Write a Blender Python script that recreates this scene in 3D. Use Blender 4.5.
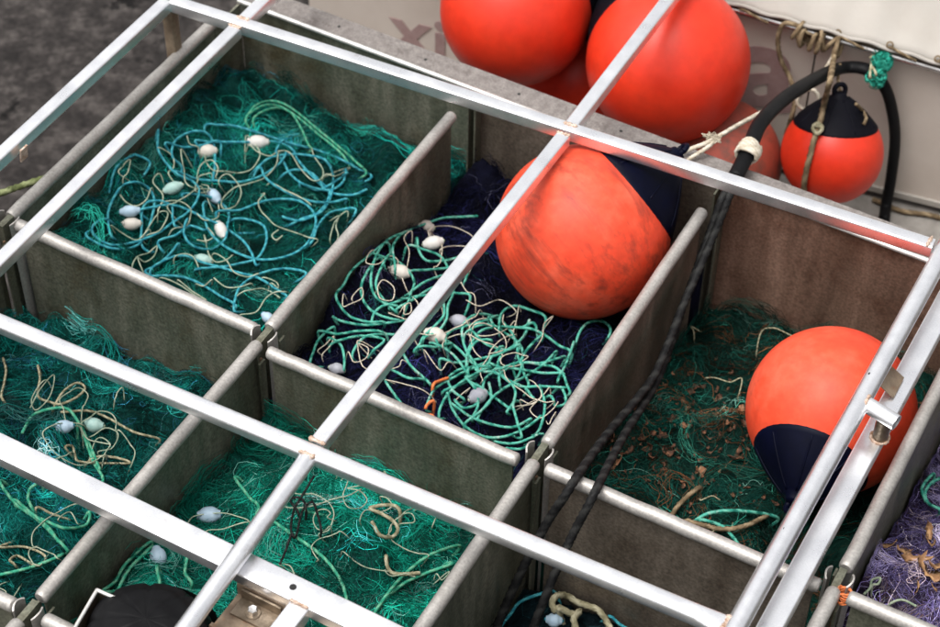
import bpy, math, random
import numpy as np
from mathutils import Vector, Matrix

for o in list(bpy.data.objects):
    bpy.data.objects.remove(o)
sc = bpy.context.scene
COL = sc.collection
RNG = np.random.default_rng(7)
random.seed(7)

# ------------------------------------------------------------------ camera
FPX = 1975.0                                        # focal length for a 940 px wide picture
yaw, pit, rol = [math.radians(a) for a in (-27.77, 45.74, 1.04)]
fw = np.array([math.sin(yaw)*math.cos(pit), math.cos(yaw)*math.cos(pit), -math.sin(pit)])
rt = np.array([math.cos(yaw), -math.sin(yaw), 0.0])
up = np.cross(rt, fw)
rt, up = math.cos(rol)*rt+math.sin(rol)*up, -math.sin(rol)*rt+math.cos(rol)*up
def ray(x, y):
    return fw+(x-470)/FPX*rt-(y-313.5)/FPX*up
CAM = -ray(265, 338)*5.0                            # origin of the world: first divider crossing
def at(x, y, z=0.0):
    d = ray(x, y); return CAM+d*((z-CAM[2])/d[2])
def aty(x, y, Y):
    d = ray(x, y); return CAM+d*((Y-CAM[1])/d[1])
def depth(p):
    return float((np.asarray(p)-CAM)@fw)

cd = bpy.data.cameras.new('camera')
cam = bpy.data.objects.new('camera', cd); COL.objects.link(cam)
cd.sensor_width = 36; cd.lens = FPX/940*36
cd.clip_start = 0.05; cd.clip_end = 500
m = Matrix(((rt[0], up[0], -fw[0], CAM[0]), (rt[1], up[1], -fw[1], CAM[1]), (rt[2], up[2], -fw[2], CAM[2]), (0, 0, 0, 1)))
cam.matrix_world = m
cd.dof.use_dof = True
cd.dof.focus_distance = 4.75
cd.dof.aperture_fstop = 3.2
sc.camera = cam

# ------------------------------------------------------------------ light
SUN_EL, SUN_AZ = math.radians(70), math.radians(215)
w = bpy.data.worlds.new('World'); sc.world = w; w.use_nodes = True
nt = w.node_tree; nt.nodes.clear()
wo = nt.nodes.new('ShaderNodeOutputWorld'); bg = nt.nodes.new('ShaderNodeBackground')
sk = nt.nodes.new('ShaderNodeTexSky'); sk.sky_type = 'NISHITA'; sk.sun_disc = False
sk.sun_elevation = SUN_EL; sk.sun_rotation = SUN_AZ; sk.dust_density = 7.0; sk.air_density = 1.0
hs = nt.nodes.new('ShaderNodeHueSaturation'); hs.inputs['Saturation'].default_value = 0.12   # overcast: grey sky
nt.links.new(sk.outputs[0], hs.inputs['Color']); nt.links.new(hs.outputs[0], bg.inputs[0]); nt.links.new(bg.outputs[0], wo.inputs[0])
bg.inputs[1].default_value = 0.15
sd = bpy.data.lights.new('sun', 'SUN'); sd.energy = 0.9; sd.angle = math.radians(30); sd.color = (1.0, 0.965, 0.92)
sun = bpy.data.objects.new('sun', sd); COL.objects.link(sun)
sdir = Vector((math.sin(SUN_AZ)*math.cos(SUN_EL), math.cos(SUN_AZ)*math.cos(SUN_EL), math.sin(SUN_EL)))
sun.rotation_euler = sdir.to_track_quat('Z', 'Y').to_euler()
vs = sc.view_settings
vs.view_transform = 'Standard'; vs.look = 'None'; vs.gamma = 1; vs.use_curve_mapping = False
vs.exposure = 0.68

# ------------------------------------------------------------------ materials
def mat(name, cols, rough=0.5, metal=0.0, scale=8.0, bump=0.0, bscale=None, detail=6, rough_var=0.0, stretch=None, spec=None, sheen=0,
        fac=(0.35, 0.65), second=None, strand=None, speck=None):
    """cols: two or three colours mixed by noise; second: (colour, scale, lo, hi) blotches laid over them"""
    M = bpy.data.materials.new(name); M.use_nodes = True
    n = M.node_tree; b = n.nodes['Principled BSDF']
    b.inputs['Metallic'].default_value = metal
    b.inputs['Roughness'].default_value = rough
    if spec is not None: b.inputs['Specular IOR Level'].default_value = spec
    tc = n.nodes.new('ShaderNodeTexCoord'); co = tc.outputs['Object']
    if stretch:
        mp = n.nodes.new('ShaderNodeMapping'); mp.inputs['Scale'].default_value = stretch
        n.links.new(co, mp.inputs[0]); co = mp.outputs[0]
    nz = n.nodes.new('ShaderNodeTexNoise'); nz.inputs['Scale'].default_value = scale; nz.inputs['Detail'].default_value = detail
    nz.inputs['Roughness'].default_value = 0.62
    n.links.new(co, nz.inputs['Vector'])
    rp = n.nodes.new('ShaderNodeValToRGB'); el = rp.color_ramp.elements
    el[0].position, el[1].position = fac
    el[0].color = (*cols[0], 1); el[1].color = (*cols[-1], 1)
    if len(cols) == 3:
        e = el.new(sum(fac)/2); e.color = (*cols[1], 1)
    n.links.new(nz.outputs['Fac'], rp.inputs[0])
    colout = rp.outputs[0]
    if second:
        c2, s2, lo, hi = second
        n2 = n.nodes.new('ShaderNodeTexNoise'); n2.inputs['Scale'].default_value = s2; n2.inputs['Detail'].default_value = 8
        n2.inputs['Roughness'].default_value = 0.7
        n.links.new(tc.outputs['Object'], n2.inputs['Vector'])
        mr = n.nodes.new('ShaderNodeMapRange'); mr.inputs['From Min'].default_value = lo; mr.inputs['From Max'].default_value = hi
        n.links.new(n2.outputs['Fac'], mr.inputs[0])
        mx = n.nodes.new('ShaderNodeMix'); mx.data_type = 'RGBA'
        n.links.new(mr.outputs[0], mx.inputs[0]); n.links.new(colout, mx.inputs[6]); mx.inputs[7].default_value = (*c2, 1)
        colout = mx.outputs[2]
    if speck:
        n3 = n.nodes.new('ShaderNodeTexNoise'); n3.inputs['Scale'].default_value = speck[0]; n3.inputs['Detail'].default_value = 4
        n.links.new(tc.outputs['Object'], n3.inputs['Vector'])
        m3 = n.nodes.new('ShaderNodeMapRange'); m3.inputs['From Min'].default_value = .32; m3.inputs['From Max'].default_value = .68
        m3.inputs['To Min'].default_value = 1-speck[1]; m3.inputs['To Max'].default_value = 1+speck[1]
        n.links.new(n3.outputs['Fac'], m3.inputs[0])
        vm = n.nodes.new('ShaderNodeVectorMath'); vm.operation = 'SCALE'
        n.links.new(colout, vm.inputs[0]); n.links.new(m3.outputs[0], vm.inputs['Scale']); colout = vm.outputs[0]
    if strand:                                         # one yarn of the rope has another colour
        at_ = n.nodes.new('ShaderNodeAttribute'); at_.attribute_name = 'Strand'
        mx = n.nodes.new('ShaderNodeMix'); mx.data_type = 'RGBA'
        n.links.new(at_.outputs['Fac'], mx.inputs[0]); n.links.new(colout, mx.inputs[6]); mx.inputs[7].default_value = (*strand, 1)
        colout = mx.outputs[2]
    n.links.new(colout, b.inputs['Base Color'])
    if rough_var:
        mr = n.nodes.new('ShaderNodeMapRange'); mr.inputs['To Min'].default_value = rough-rough_var; mr.inputs['To Max'].default_value = rough+rough_var
        mr.inputs['From Min'].default_value = .3; mr.inputs['From Max'].default_value = .7
        n.links.new(nz.outputs['Fac'], mr.inputs[0]); n.links.new(mr.outputs[0], b.inputs['Roughness'])
    if bump:
        nb = n.nodes.new('ShaderNodeTexNoise'); nb.inputs['Scale'].default_value = bscale or scale*4; nb.inputs['Detail'].default_value = 5
        n.links.new(co, nb.inputs['Vector'])
        bp = n.nodes.new('ShaderNodeBump'); bp.inputs['Strength'].default_value = bump; bp.inputs['Distance'].default_value = 0.004
        n.links.new(nb.outputs['Fac'], bp.inputs['Height']); n.links.new(bp.outputs[0], b.inputs['Normal'])
    return M

def attr_mat(name, rough=0.65, spec=0.05):
    M = bpy.data.materials.new(name); M.use_nodes = True
    n = M.node_tree; b = n.nodes['Principled BSDF']
    a = n.nodes.new('ShaderNodeAttribute'); a.attribute_name = 'Col'
    n.links.new(a.outputs['Color'], b.inputs['Base Color'])
    b.inputs['Roughness'].default_value = rough; b.inputs['Specular IOR Level'].default_value = spec
    return M

ALU = mat('rail_aluminium', [(.86, .86, .88), (.93, .93, .94)], rough=.33, metal=.93, scale=12, rough_var=.08, bump=.03, bscale=200,
          second=((.55, .50, .47), 22, .64, .82), speck=(240, .05))
TUBE = mat('tube_weathered', [(0.344, 0.3225, 0.2967), (0.43, 0.4085, 0.3827)], rough=.5, metal=.55, scale=9, rough_var=.06, bump=.12, bscale=160,
           second=((0.1892, 0.1634, 0.1376), 38, .63, .74), speck=(150, .16))
PLATE = mat('plate_stained', [(0.08699, 0.09047, 0.06263), (0.1391, 0.1409, 0.1044), (0.2175, 0.2087, 0.1609)], rough=.5, metal=.45, scale=7, rough_var=.12, bump=.16, bscale=120,
            stretch=(2.245, 2.245, 0.491), second=((0.08699, 0.06959, 0.03654), 4, .50, .72), fac=(.28, .72), speck=(130, .30))
PLATE_W = mat('plate_warm', [(0.129, 0.1025, 0.07969), (0.1898, 0.1556, 0.1214), (0.2732, 0.2277, 0.1822)], rough=.42, metal=.55, scale=6, rough_var=.12, bump=.16, bscale=120,
              stretch=(1.84, 1.84, 0.322), second=((0.08349, 0.06072, 0.04174), 5, .50, .72), fac=(.28, .72), speck=(130, .28))
PLATE_R = mat('plate_red_reflection', [(0.2002, 0.1144, 0.08294), (0.3432, 0.2002, 0.143), (0.5291, 0.3217, 0.2359)], rough=.4, metal=.5, scale=6, rough_var=.12, bump=.16, bscale=120,
              stretch=(2, 2, .25), second=((0.1716, 0.07865, 0.05005), 5, .48, .72), fac=(.28, .72), speck=(130, .25))  # red reflection of the buoy put into this panel's colour
LEDGE = mat('ledge_aluminium', [(0.1482, 0.1287, 0.1186), (0.234, 0.2106, 0.195)], rough=.6, metal=.25, scale=45, rough_var=.1, bump=.2, bscale=200,
            second=((0.0936, 0.0741, 0.0663), 12, .58, .72), speck=(170, .22))
LIP = mat('lip_bare_metal', [(.5, .49, .46), (.7, .69, .66)], rough=.4, metal=.6, scale=20, bump=.1)
WELD = mat('weld_rust', [(.30, .17, .10), (.62, .50, .42)], rough=.6, metal=.3, scale=70, bump=.5, bscale=300)
DARK = mat('hole_dark', [(.006, .006, .006), (.012, .011, .010)], rough=.8)
RED = mat('buoy_red', [(0.576, 0.024, 0.0072), (0.616, 0.036, 0.012)], rough=.42, scale=5, spec=.35, bump=.05, bscale=40, second=((0.4, 0.016, 0.008), 5, .56, .85), speck=(30, .07))
RED_SCUFF = mat('buoy_red_scuffed', [(0.595, 0.034, 0.0119), (0.646, 0.06375, 0.0255), (0.68, 0.1275, 0.07225)], rough=.5, scale=5, spec=.3, bump=.06, bscale=60,
                stretch=(1, 1, 1), second=((0.221, 0.03825, 0.0238), 8, .60, .84), speck=(45, .10), fac=(.25, .75))
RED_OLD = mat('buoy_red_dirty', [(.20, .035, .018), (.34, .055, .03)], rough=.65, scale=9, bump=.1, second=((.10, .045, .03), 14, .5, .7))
NAVY = mat('cap_navy', [(.001, .0014, .006), (.0018, .0026, .012)], rough=.5, scale=10, spec=.08, bump=.05, bscale=90)
NAVYBLACK = mat('cap_black', [(.002, .002, .004), (.004, .004, .007)], rough=.6, spec=.08, scale=10, bump=.08)
HULL = mat('hull_paint', [(0.4799, 0.4119, 0.3559), (0.5439, 0.4799, 0.4239)], rough=.42, scale=3, bump=.05, bscale=14, spec=.4, second=((0.3679, 0.2959, 0.2479), 6, .62, .85))
TARP = mat('tarp_cloth', [(0.322, 0.2941, 0.2601), (0.3591, 0.3344, 0.3003)], rough=.75, scale=4, bump=.15, bscale=30, second=((0.2601, 0.2229, 0.1858), 12, .66, .8))
LETTER = mat('letter_paint', [(0.2805, 0.1785, 0.17), (0.3315, 0.2295, 0.2167)], rough=.5, scale=30)
GROUND = mat('ground_asphalt', [(.010, .009, .0085), (.027, .0235, .022), (.075, .066, .061)], rough=.9, spec=.15, scale=11, bump=.8, bscale=60, second=((.005, .0045, .0042), 3.1, .585, .63), fac=(.28, .72), speck=(45, .35))
FLOOR = mat('deck_paint', [(0.176, 0.16, 0.144), (0.264, 0.248, 0.224)], rough=.7, scale=14, bump=.2, second=((0.096, 0.08, 0.068), 6, .55, .75))
BINF = mat('bin_floor_metal', [(.08, .08, .07), (.13, .13, .11)], rough=.7, metal=.3, scale=9)
BLUE_R = mat('rope_turquoise', [(0.0102, 0.1445, 0.1955), (0.034, 0.2465, 0.306)], rough=.65, scale=60, spec=.15, second=((0.085, 0.34, 0.34), 45, .55, .7), strand=(0.068, 0.34, 0.374))
MINT_R = mat('rope_mint', [(0.0068, 0.085, 0.06375), (0.02975, 0.2295, 0.17), (0.085, 0.374, 0.289)], rough=.75, scale=28, spec=.1, second=((0.357, 0.493, 0.425), 34, .56, .66), strand=(0.119, 0.391, 0.2975), fac=(.36, .6))
GREEN_R = mat('rope_green', [(0.017, 0.187, 0.1105), (0.051, 0.34, 0.2125)], rough=.7, scale=40, spec=.12, second=((0.187, 0.408, 0.289), 50, .55, .68), strand=(0.136, 0.374, 0.238))
CREAM_R = mat('twine_cream', [(0.204, 0.272, 0.187), (0.425, 0.459, 0.3485)], rough=.75, scale=50, spec=.15)
TAN_R = mat('rope_tan', [(.16, .145, .085), (.34, .31, .20)], rough=.85, scale=50, spec=.1, strand=(.42, .39, .27))
BEIGE_R = mat('rope_beige', [(0.357, 0.306, 0.2295), (0.527, 0.4675, 0.374)], rough=.85, scale=50, spec=.1, strand=(0.578, 0.527, 0.442))
BROWN_R = mat('rope_brown', [(.085, .06, .034), (.19, .135, .08)], rough=.9, scale=50, spec=.1, strand=(.26, .195, .12))
MUD_R = mat('rope_muddy', [(.05, .06, .025), (.13, .15, .06)], rough=.9, scale=50, spec=.1, strand=(.20, .22, .11))
BLACK_R = mat('rope_black', [(.004, .004, .0045), (.012, .012, .012)], rough=.6, scale=60, spec=.15, second=((.035, .035, .033), 90, .6, .72), strand=(.022, .022, .021))  # paler yarn paints the lit highlights along the lay
RUBBER = mat('rubber_black', [(.003, .003, .0035), (.007, .007, .0075)], rough=.5, spec=.1, scale=9, bump=.1, second=((.02, .02, .02), 40, .66, .8))
PLASTIC_W = mat('float_white', [(0.5314, 0.5166, 0.4797), (0.6052, 0.5904, 0.5609)], rough=.5, scale=30, second=((0.3321, 0.2657, 0.2066), 25, .62, .75))
PLASTIC_C = mat('float_cream', [(0.4871, 0.4428, 0.3838), (0.5609, 0.5314, 0.4797)], rough=.55, scale=30, second=((0.2804, 0.2066, 0.1624), 25, .6, .72))
PLASTIC_B = mat('float_blue', [(0.306, 0.425, 0.527), (0.3995, 0.51, 0.595)], rough=.5, scale=30, second=((0.2125, 0.34, 0.391), 25, .6, .75))
PLASTIC_G = mat('float_teal', [(0.24, 0.4, 0.368), (0.36, 0.496, 0.448)], rough=.5, scale=30)
PLASTIC_X = mat('float_grey', [(0.24, 0.248, 0.288), (0.352, 0.352, 0.384)], rough=.55, scale=30)
LEAF = mat('leaf_brown', [(0.0405, 0.0162, 0.0072), (0.135, 0.0522, 0.0216)], rough=.75, scale=1.7, bump=.3, second=((0.27, 0.117, 0.0495), 1.3, .56, .7))
SCRAP = mat('weed_orange', [(.16, .07, .03), (.52, .30, .14)], rough=.7, scale=1.8, bump=.4)
RUSTP = mat('rusty_plate', [(0.1275, 0.085, 0.05525), (0.289, 0.221, 0.153)], rough=.55, metal=.35, scale=16, bump=.2, second=((0.306, 0.1105, 0.034), 11, .55, .7))
BRONZE = mat('oiled_steel', [(.10, .075, .05), (.23, .18, .13)], rough=.38, metal=.7, scale=25, bump=.2)
ORANGE = mat('twine_orange', [(.55, .12, .03), (.70, .20, .06)], rough=.8, scale=60)
STEEL = mat('rail_steel', [(.5, .48, .46), (.7, .68, .66)], rough=.25, metal=.9, scale=20, second=((.2, .15, .11), 20, .6, .7))
NETM = attr_mat('net_filament')

# ------------------------------------------------------------------ mesh helpers
def base_loc(o):
    v = Vector((0, 0, 0))
    while o is not None:
        v = v+o.location; o = o.parent
    return v
def link(o, parent=None):
    COL.objects.link(o); o.parent = parent; return o
def tag(o, label, cat, group=None, kind=None):
    o['label'] = label; o['category'] = cat
    if group: o['group'] = group
    if kind: o['kind'] = kind
    return o
def thing(name, loc, label, cat, group=None):
    o = bpy.data.objects.new(name, None); o.empty_display_size = .05
    o.location = Vector([float(c) for c in loc]); link(o)
    return tag(o, label, cat, group)
def obj(name, vf, material, parent=None, smooth=40):
    v, f = vf
    v = np.asarray(v, float)
    if parent is None: off = np.array([v[:, 0].mean(), v[:, 1].mean(), v[:, 2].min()])
    else: off = np.array(base_loc(parent))
    me = bpy.data.meshes.new(name)
    me.from_pydata((v-off).tolist(), [], [list(map(int, q)) for q in f]); me.update()
    me.materials.append(material)
    if ROPE['ph'] is not None and len(ROPE['ph']) == len(v):
        me.attributes.new('Strand', 'FLOAT', 'POINT').data.foreach_set('value', ROPE['ph'])
    ROPE['ph'] = None
    if smooth:
        me.shade_smooth()
        if smooth < 180: me.set_sharp_from_angle(angle=math.radians(smooth))
    o = bpy.data.objects.new(name, me)
    if parent is None: o.location = Vector(off.tolist())
    return link(o, parent)
def struct(name, vf, material, smooth=40):
    o = obj(name, vf, material, None, smooth); o['kind'] = 'structure'; return o
def join(*parts):
    V = []; F = []
    for v, f in parts:
        k = len(V); V += [tuple(p) for p in v]; F += [[i+k for i in q] for q in f]
    return V, F
def box(x0, x1, y0, y1, z0, z1):
    v = [(x, y, z) for z in (z0, z1) for y in (y0, y1) for x in (x0, x1)]
    return v, [(0, 2, 3, 1), (4, 5, 7, 6), (0, 1, 5, 4), (1, 3, 7, 5), (3, 2, 6, 7), (2, 0, 4, 6)]
def hexa(b4, t4):
    v = [tuple(p) for p in b4]+[tuple(p) for p in t4]
    return v, [(3, 2, 1, 0), (4, 5, 6, 7), (0, 1, 5, 4), (1, 2, 6, 5), (2, 3, 7, 6), (3, 0, 4, 7)]
def rrect(w, h, r, n=4):
    pts = []
    for cx, cy, a0 in ((w/2-r, h/2-r, 0), (-w/2+r, h/2-r, 90), (-w/2+r, -h/2+r, 180), (w/2-r, -h/2+r, 270)):
        for k in range(n+1):
            a = math.radians(a0+90*k/n); pts.append((cx+r*math.cos(a), cy+r*math.sin(a)))
    return pts
def circ(r, n=20):
    return [(r*math.cos(2*math.pi*k/n), r*math.sin(2*math.pi*k/n)) for k in range(n)]
def beam(p0, p1, prof, upv=(0, 0, 1), prof1=None, cap=True):
    """sweep a closed profile (side, up) from p0 to p1"""
    p0 = np.asarray(p0, float); p1 = np.asarray(p1, float); t = p1-p0; t = t/np.linalg.norm(t)
    s = np.cross(t, upv); s /= np.linalg.norm(s); u = np.cross(s, t)
    n = len(prof); prof1 = prof1 or prof
    v = [p0+s*a+u*b for a, b in prof]+[p1+s*a+u*b for a, b in prof1]
    f = [(k, (k+1) % n, n+(k+1) % n, n+k) for k in range(n)]
    if cap: f += [tuple(range(n-1, -1, -1)), tuple(range(n, 2*n))]
    return v, f
def lathe(prof, n=32, center=(0, 0, 0), axis=(0, 0, 1)):
    """profile of (radius, height) turned about axis"""
    a = Vector(axis).normalized(); q = a.to_track_quat('Z', 'Y').to_matrix()
    c = Vector([float(k) for k in center]); v = []; f = []
    rings = []
    for r, h in prof:
        if r < 1e-6:
            rings.append([len(v)]); v.append(tuple(c+q@Vector((0, 0, h))))
        else:
            rings.append(list(range(len(v), len(v)+n)))
            v += [tuple(c+q@Vector((r*math.cos(2*math.pi*k/n), r*math.sin(2*math.pi*k/n), h))) for k in range(n)]
    for A, B in zip(rings, rings[1:]):
        for k in range(n):
            j = (k+1) % n
            if len(A) == 1 and len(B) == 1: continue
            if len(A) == 1: f.append((A[0], B[j], B[k]))
            elif len(B) == 1: f.append((A[k], A[j], B[0]))
            else: f.append((A[k], A[j], B[j], B[k]))
    return v, [q[::-1] for q in f] if prof[0][1] > prof[-1][1] else f
def spline(pts, step):
    P = np.asarray(pts, float)
    if len(P) == 2: P = np.vstack([P[0], (P[0]+P[1])/2, P[1]])
    Q = np.vstack([2*P[0]-P[1], P, 2*P[-1]-P[-2]])
    out = []
    for i in range(1, len(Q)-2):
        p0, p1, p2, p3 = Q[i-1], Q[i], Q[i+1], Q[i+2]
        n = max(2, int(np.linalg.norm(p2-p1)/step))
        t = (np.arange(n)/n)[:, None]
        out.append(.5*(2*p1+(p2-p0)*t+(2*p0-5*p1+4*p2-p3)*t**2+(3*p1-p0-3*p2+p3)*t**3))
    out.append(Q[-2][None]); return np.vstack(out)
ROPE = {'ph': None}
def rope_vf(pts, r, lobes=3, amp=.2, pitch=8.0, n=None, step=None, wob=0.0, flat=1.0):
    """a laid rope: lobed section that twists along the path"""
    step = step or r*.9
    P = spline(pts, step); m_ = len(P); n = n or (9 if lobes == 3 else 8)
    if wob: P = P+np.cumsum(RNG.normal(0, wob, P.shape), 0)*0+RNG.normal(0, wob, P.shape)
    T = np.gradient(P, axis=0); T /= np.linalg.norm(T, axis=1)[:, None]+1e-9
    L = np.concatenate([[0], np.cumsum(np.linalg.norm(np.diff(P, axis=0), axis=1))])
    ref = np.array([0, 0, 1.0]); S = np.cross(T, ref); nn = np.linalg.norm(S, axis=1)
    S[nn < .05] = (1, 0, 0)
    # parallel transport
    s = S[0]/np.linalg.norm(S[0])
    SS = np.zeros_like(P)
    for i in range(m_):
        s = s-T[i]*(s@T[i]); s = s/(np.linalg.norm(s)+1e-9); SS[i] = s
    U = np.cross(SS, T)
    th = np.linspace(0, 2*np.pi, n, endpoint=False)
    rad = r*(1+(amp*np.cos(lobes*(th[None]+2*np.pi/(pitch*r)*L[:, None]/1.0)) if lobes else np.zeros((m_, n))))
    V = P[:, None]+rad[..., None]*(np.cos(th)[None, :, None]*SS[:, None]+flat*np.sin(th)[None, :, None]*U[:, None])
    ph = (th[None]+2*np.pi/(pitch*r)*L[:, None])/(2*np.pi)
    ROPE['ph'] = (np.mod(ph+.17, 1) < .34).astype(np.float32).ravel() if lobes else None
    V = V.reshape(-1, 3)
    i = np.arange(m_-1)[:, None]*n; k = np.arange(n)[None]; k2 = (k+1) % n
    F = np.stack([i+k, i+n+k, i+n+k2, i+k2], -1).reshape(-1, 4).tolist()
    F.append(list(range(n))); F.append(list(range((m_-1)*n+n-1, (m_-1)*n-1, -1)))
    return V, F
def blob_path(pts, r, jit=.35):
    """weld bead: short sweep with a lumpy radius"""
    P = spline(pts, r*.8); n = 7; V = []; F = []
    T = np.gradient(P, axis=0)
    for i, p in enumerate(P):
        t = T[i]/np.linalg.norm(T[i]); s = np.cross(t, (.1, .2, 1)); s /= np.linalg.norm(s); u = np.cross(s, t)
        rr = r*(1+RNG.uniform(-jit, jit))*(0.4 if i in (0, len(P)-1) else 1)
        for k in range(n):
            a = 2*math.pi*k/n; V.append(p+rr*(s*math.cos(a)+u*math.sin(a)))
    for i in range(len(P)-1):
        for k in range(n): F.append((i*n+k, i*n+n+k, i*n+n+(k+1) % n, i*n+(k+1) % n))
    F.append(tuple(range(n))); F.append(tuple(range(len(V)-1, len(V)-n-1, -1)))
    return V, F
def fast_mesh(name, V, quads, material, cols=None, parent=None, smooth=True):
    off = np.array(base_loc(parent)) if parent is not None else np.zeros(3)
    me = bpy.data.meshes.new(name)
    nv, nq = len(V), len(quads)
    me.vertices.add(nv); me.vertices.foreach_set('co', (V-off).astype(np.float32).ravel())
    me.loops.add(nq*4); me.loops.foreach_set('vertex_index', quads.astype(np.int32).ravel())
    me.polygons.add(nq); me.polygons.foreach_set('loop_start', np.arange(0, nq*4, 4, dtype=np.int32))
    me.update(calc_edges=True)
    if cols is not None:
        a = me.attributes.new('Col', 'FLOAT_COLOR', 'POINT')
        a.data.foreach_set('color', np.hstack([cols, np.ones((nv, 1))]).astype(np.float32).ravel())
    me.materials.append(material)
    if smooth: me.shade_smooth()
    return link(bpy.data.objects.new(name, me), parent)

# ------------------------------------------------------------------ setting
GZ = -1.15
X0, X1, X2, X3, X4 = -.832, 0.0, .782, 1.55, 2.33          # dividers running away from the camera
YB, YF = 1.136, -.966                                      # back wall and front row
def wall_y(x): return YB-.0257*x
FLZ = -.58
GUT = -.74
a_ = at(868, 195, GUT); b_ = at(940, 213, GUT); hd = (b_-a_)/np.linalg.norm(b_-a_)
hn = np.array([hd[1], -hd[0], 0.0])                        # towards the camera
def hull_pt(s, z, off=0.0):
    p = a_+hd*s+hn*off; return np.array([p[0], p[1], z])
def hull_at(x, y, off=0.0):
    d = ray(x, y); q = a_+hn*off; return CAM+d*(((q-CAM)@hn)/(d@hn))
def hull_s(p): return float((np.asarray(p)-a_)@hd)

S = 60.0
struct('ground', ([(-S, -S, GZ), (S, -S, GZ), (S, S, GZ), (-S, S, GZ)], [(0, 1, 2, 3)]), GROUND, 0)
struct('bin_floor', box(X0-.01, 2.6, -1.9, 1.12, FLZ-.03, FLZ), BINF, 0)
struct('deck', box(X0-.01, 3.4, 1.125, 2.4, GUT-.05, GUT), FLOOR, 0)

# boat hull behind the bins
hull = thing('boat_hull', hull_pt(0, GUT), 'white painted hull side with mauve lettering behind the orange buoys', 'hull')
def slab(s0, s1, z0, z1, o0, o1):
    return hexa([hull_pt(s0, z0, o0), hull_pt(s1, z0, o0), hull_pt(s1, z0, o1), hull_pt(s0, z0, o1)],
                [hull_pt(s0, z1, o0), hull_pt(s1, z1, o0), hull_pt(s1, z1, o1), hull_pt(s0, z1, o1)])
rail_a, rail_b = hull_at(735, 10, .03), hull_at(940, 70, .03)
RZ = float(rail_a[2]+rail_b[2])/2
seams = [-2.0, -1.05, -.25, .42, 1.6]
for s0, s1 in zip(seams, seams[1:]):
    obj('panel', slab(s0+.003, s1-.003, GUT+.018, RZ+.02, 0, -.03), HULL, hull)
obj('backing', slab(-2.0, 1.6, GUT+.001, RZ+.019, -.031, -.06), DARK, hull, 0)
obj('rubbing_strip', slab(-2.0, 1.6, GUT+.03, GUT+.05, .012, .0005), TARP, hull)
def letter(ch, px, py, size, squash=1.0):
    cu = bpy.data.curves.new('letter', 'FONT'); cu.body = ch; cu.size = size; cu.extrude = .0012; cu.offset = size*.022
    cu.align_x = 'CENTER'
    t = bpy.data.objects.new('letter', cu); COL.objects.link(t)
    dg = bpy.context.evaluated_depsgraph_get(); me = bpy.data.meshes.new_from_object(t.evaluated_get(dg))
    bpy.data.objects.remove(t)
    p = hull_at(px, py, .0022)
    v = [p+hd*(q.co.x*squash)+np.array([0, 0, 1.0])*q.co.y+hn*q.co.z for q in me.vertices]
    f = [list(q.vertices) for q in me.polygons]
    bpy.data.meshes.remove(me)
    return obj('letter', (v, f), LETTER, hull, 0)
letter('x', 411, 52, .27); letter('i', 440, 63, .27); letter('a', 762, 105, .48)

# pipe rail and laced cover along the top of the hull
rl = thing('hull_rail', hull_at(940, 70, .03), 'thin shiny pipe rail running under the edge of the cream cover', 'rail')
d_r = rail_b-rail_a
obj('pipe', beam(rail_a-d_r*2.2, rail_b+d_r*.8, circ(.011, 14)), STEEL, rl)
obj('rub_board', beam(rail_a-d_r*2.2-hn*.012+[0, 0, .026], rail_b+d_r*.8-hn*.012+[0, 0, .026], rrect(.02, .03, .004)), BROWN_R, rl)
cv = thing('boat_cover', hull_at(900, 30, .02), 'cream canvas cover laced along the top of the white hull', 'cover')
ns, nv_ = 90, 40
V = []; F = []
ca, cb = hull_at(735, 4, .045), hull_at(940, 63, .045)
cdir = cb-ca
for j in range(nv_):
    t = j/(nv_-1)
    for i in range(ns):
        s = -1.2+2.9*i/(ns-1)
        p = ca+cdir*s-hn*(.62*t+.02*math.sin(t*7))+np.array([0, 0, .55*t+.004*math.sin(s*31)*(1-t)])
        p = p+hn*(.012*math.sin(s*5+t*9)+.008*math.sin(s*13-t*4)+.006*math.sin(s*3+t*23))*min(1, .25+t*3)
        V.append(p)
for j in range(nv_-1):
    for i in range(ns-1): F.append((j*ns+i, j*ns+i+1, (j+1)*ns+i+1, (j+1)*ns+i))
so = obj('sheet', (V, F), TARP, cv, 180)
md = so.modifiers.new('thick', 'SOLIDIFY'); md.thickness = .004
obj('hem', rope_vf([ca+cdir*s+np.array([0, 0, .004*math.sin(s*31)])-hn*.001+hn*.003 for s in np.linspace(-1.2, 1.7, 60)], .006, 0), TARP, cv, 180)
for k, (px, py) in enumerate(((742, 7), (790, 21), (838, 33), (890, 45), (938, 59))):
    p = hull_at(px, py, .04)
    obj('eyelet', lathe([(.007, 0), (.012, .001), (.012, .005), (.007, .006)], 14, p, hn*.8+np.array([0, 0, .5])), BROWN_R, cv)
    q = hull_at(px+26, py+16, .05)
    obj('lacing', rope_vf([p+hn*.008, (p+q)/2+hn*.01+np.array([0, 0, .004]), q], .0042, 3, .2), BROWN_R, cv, 180)

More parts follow.
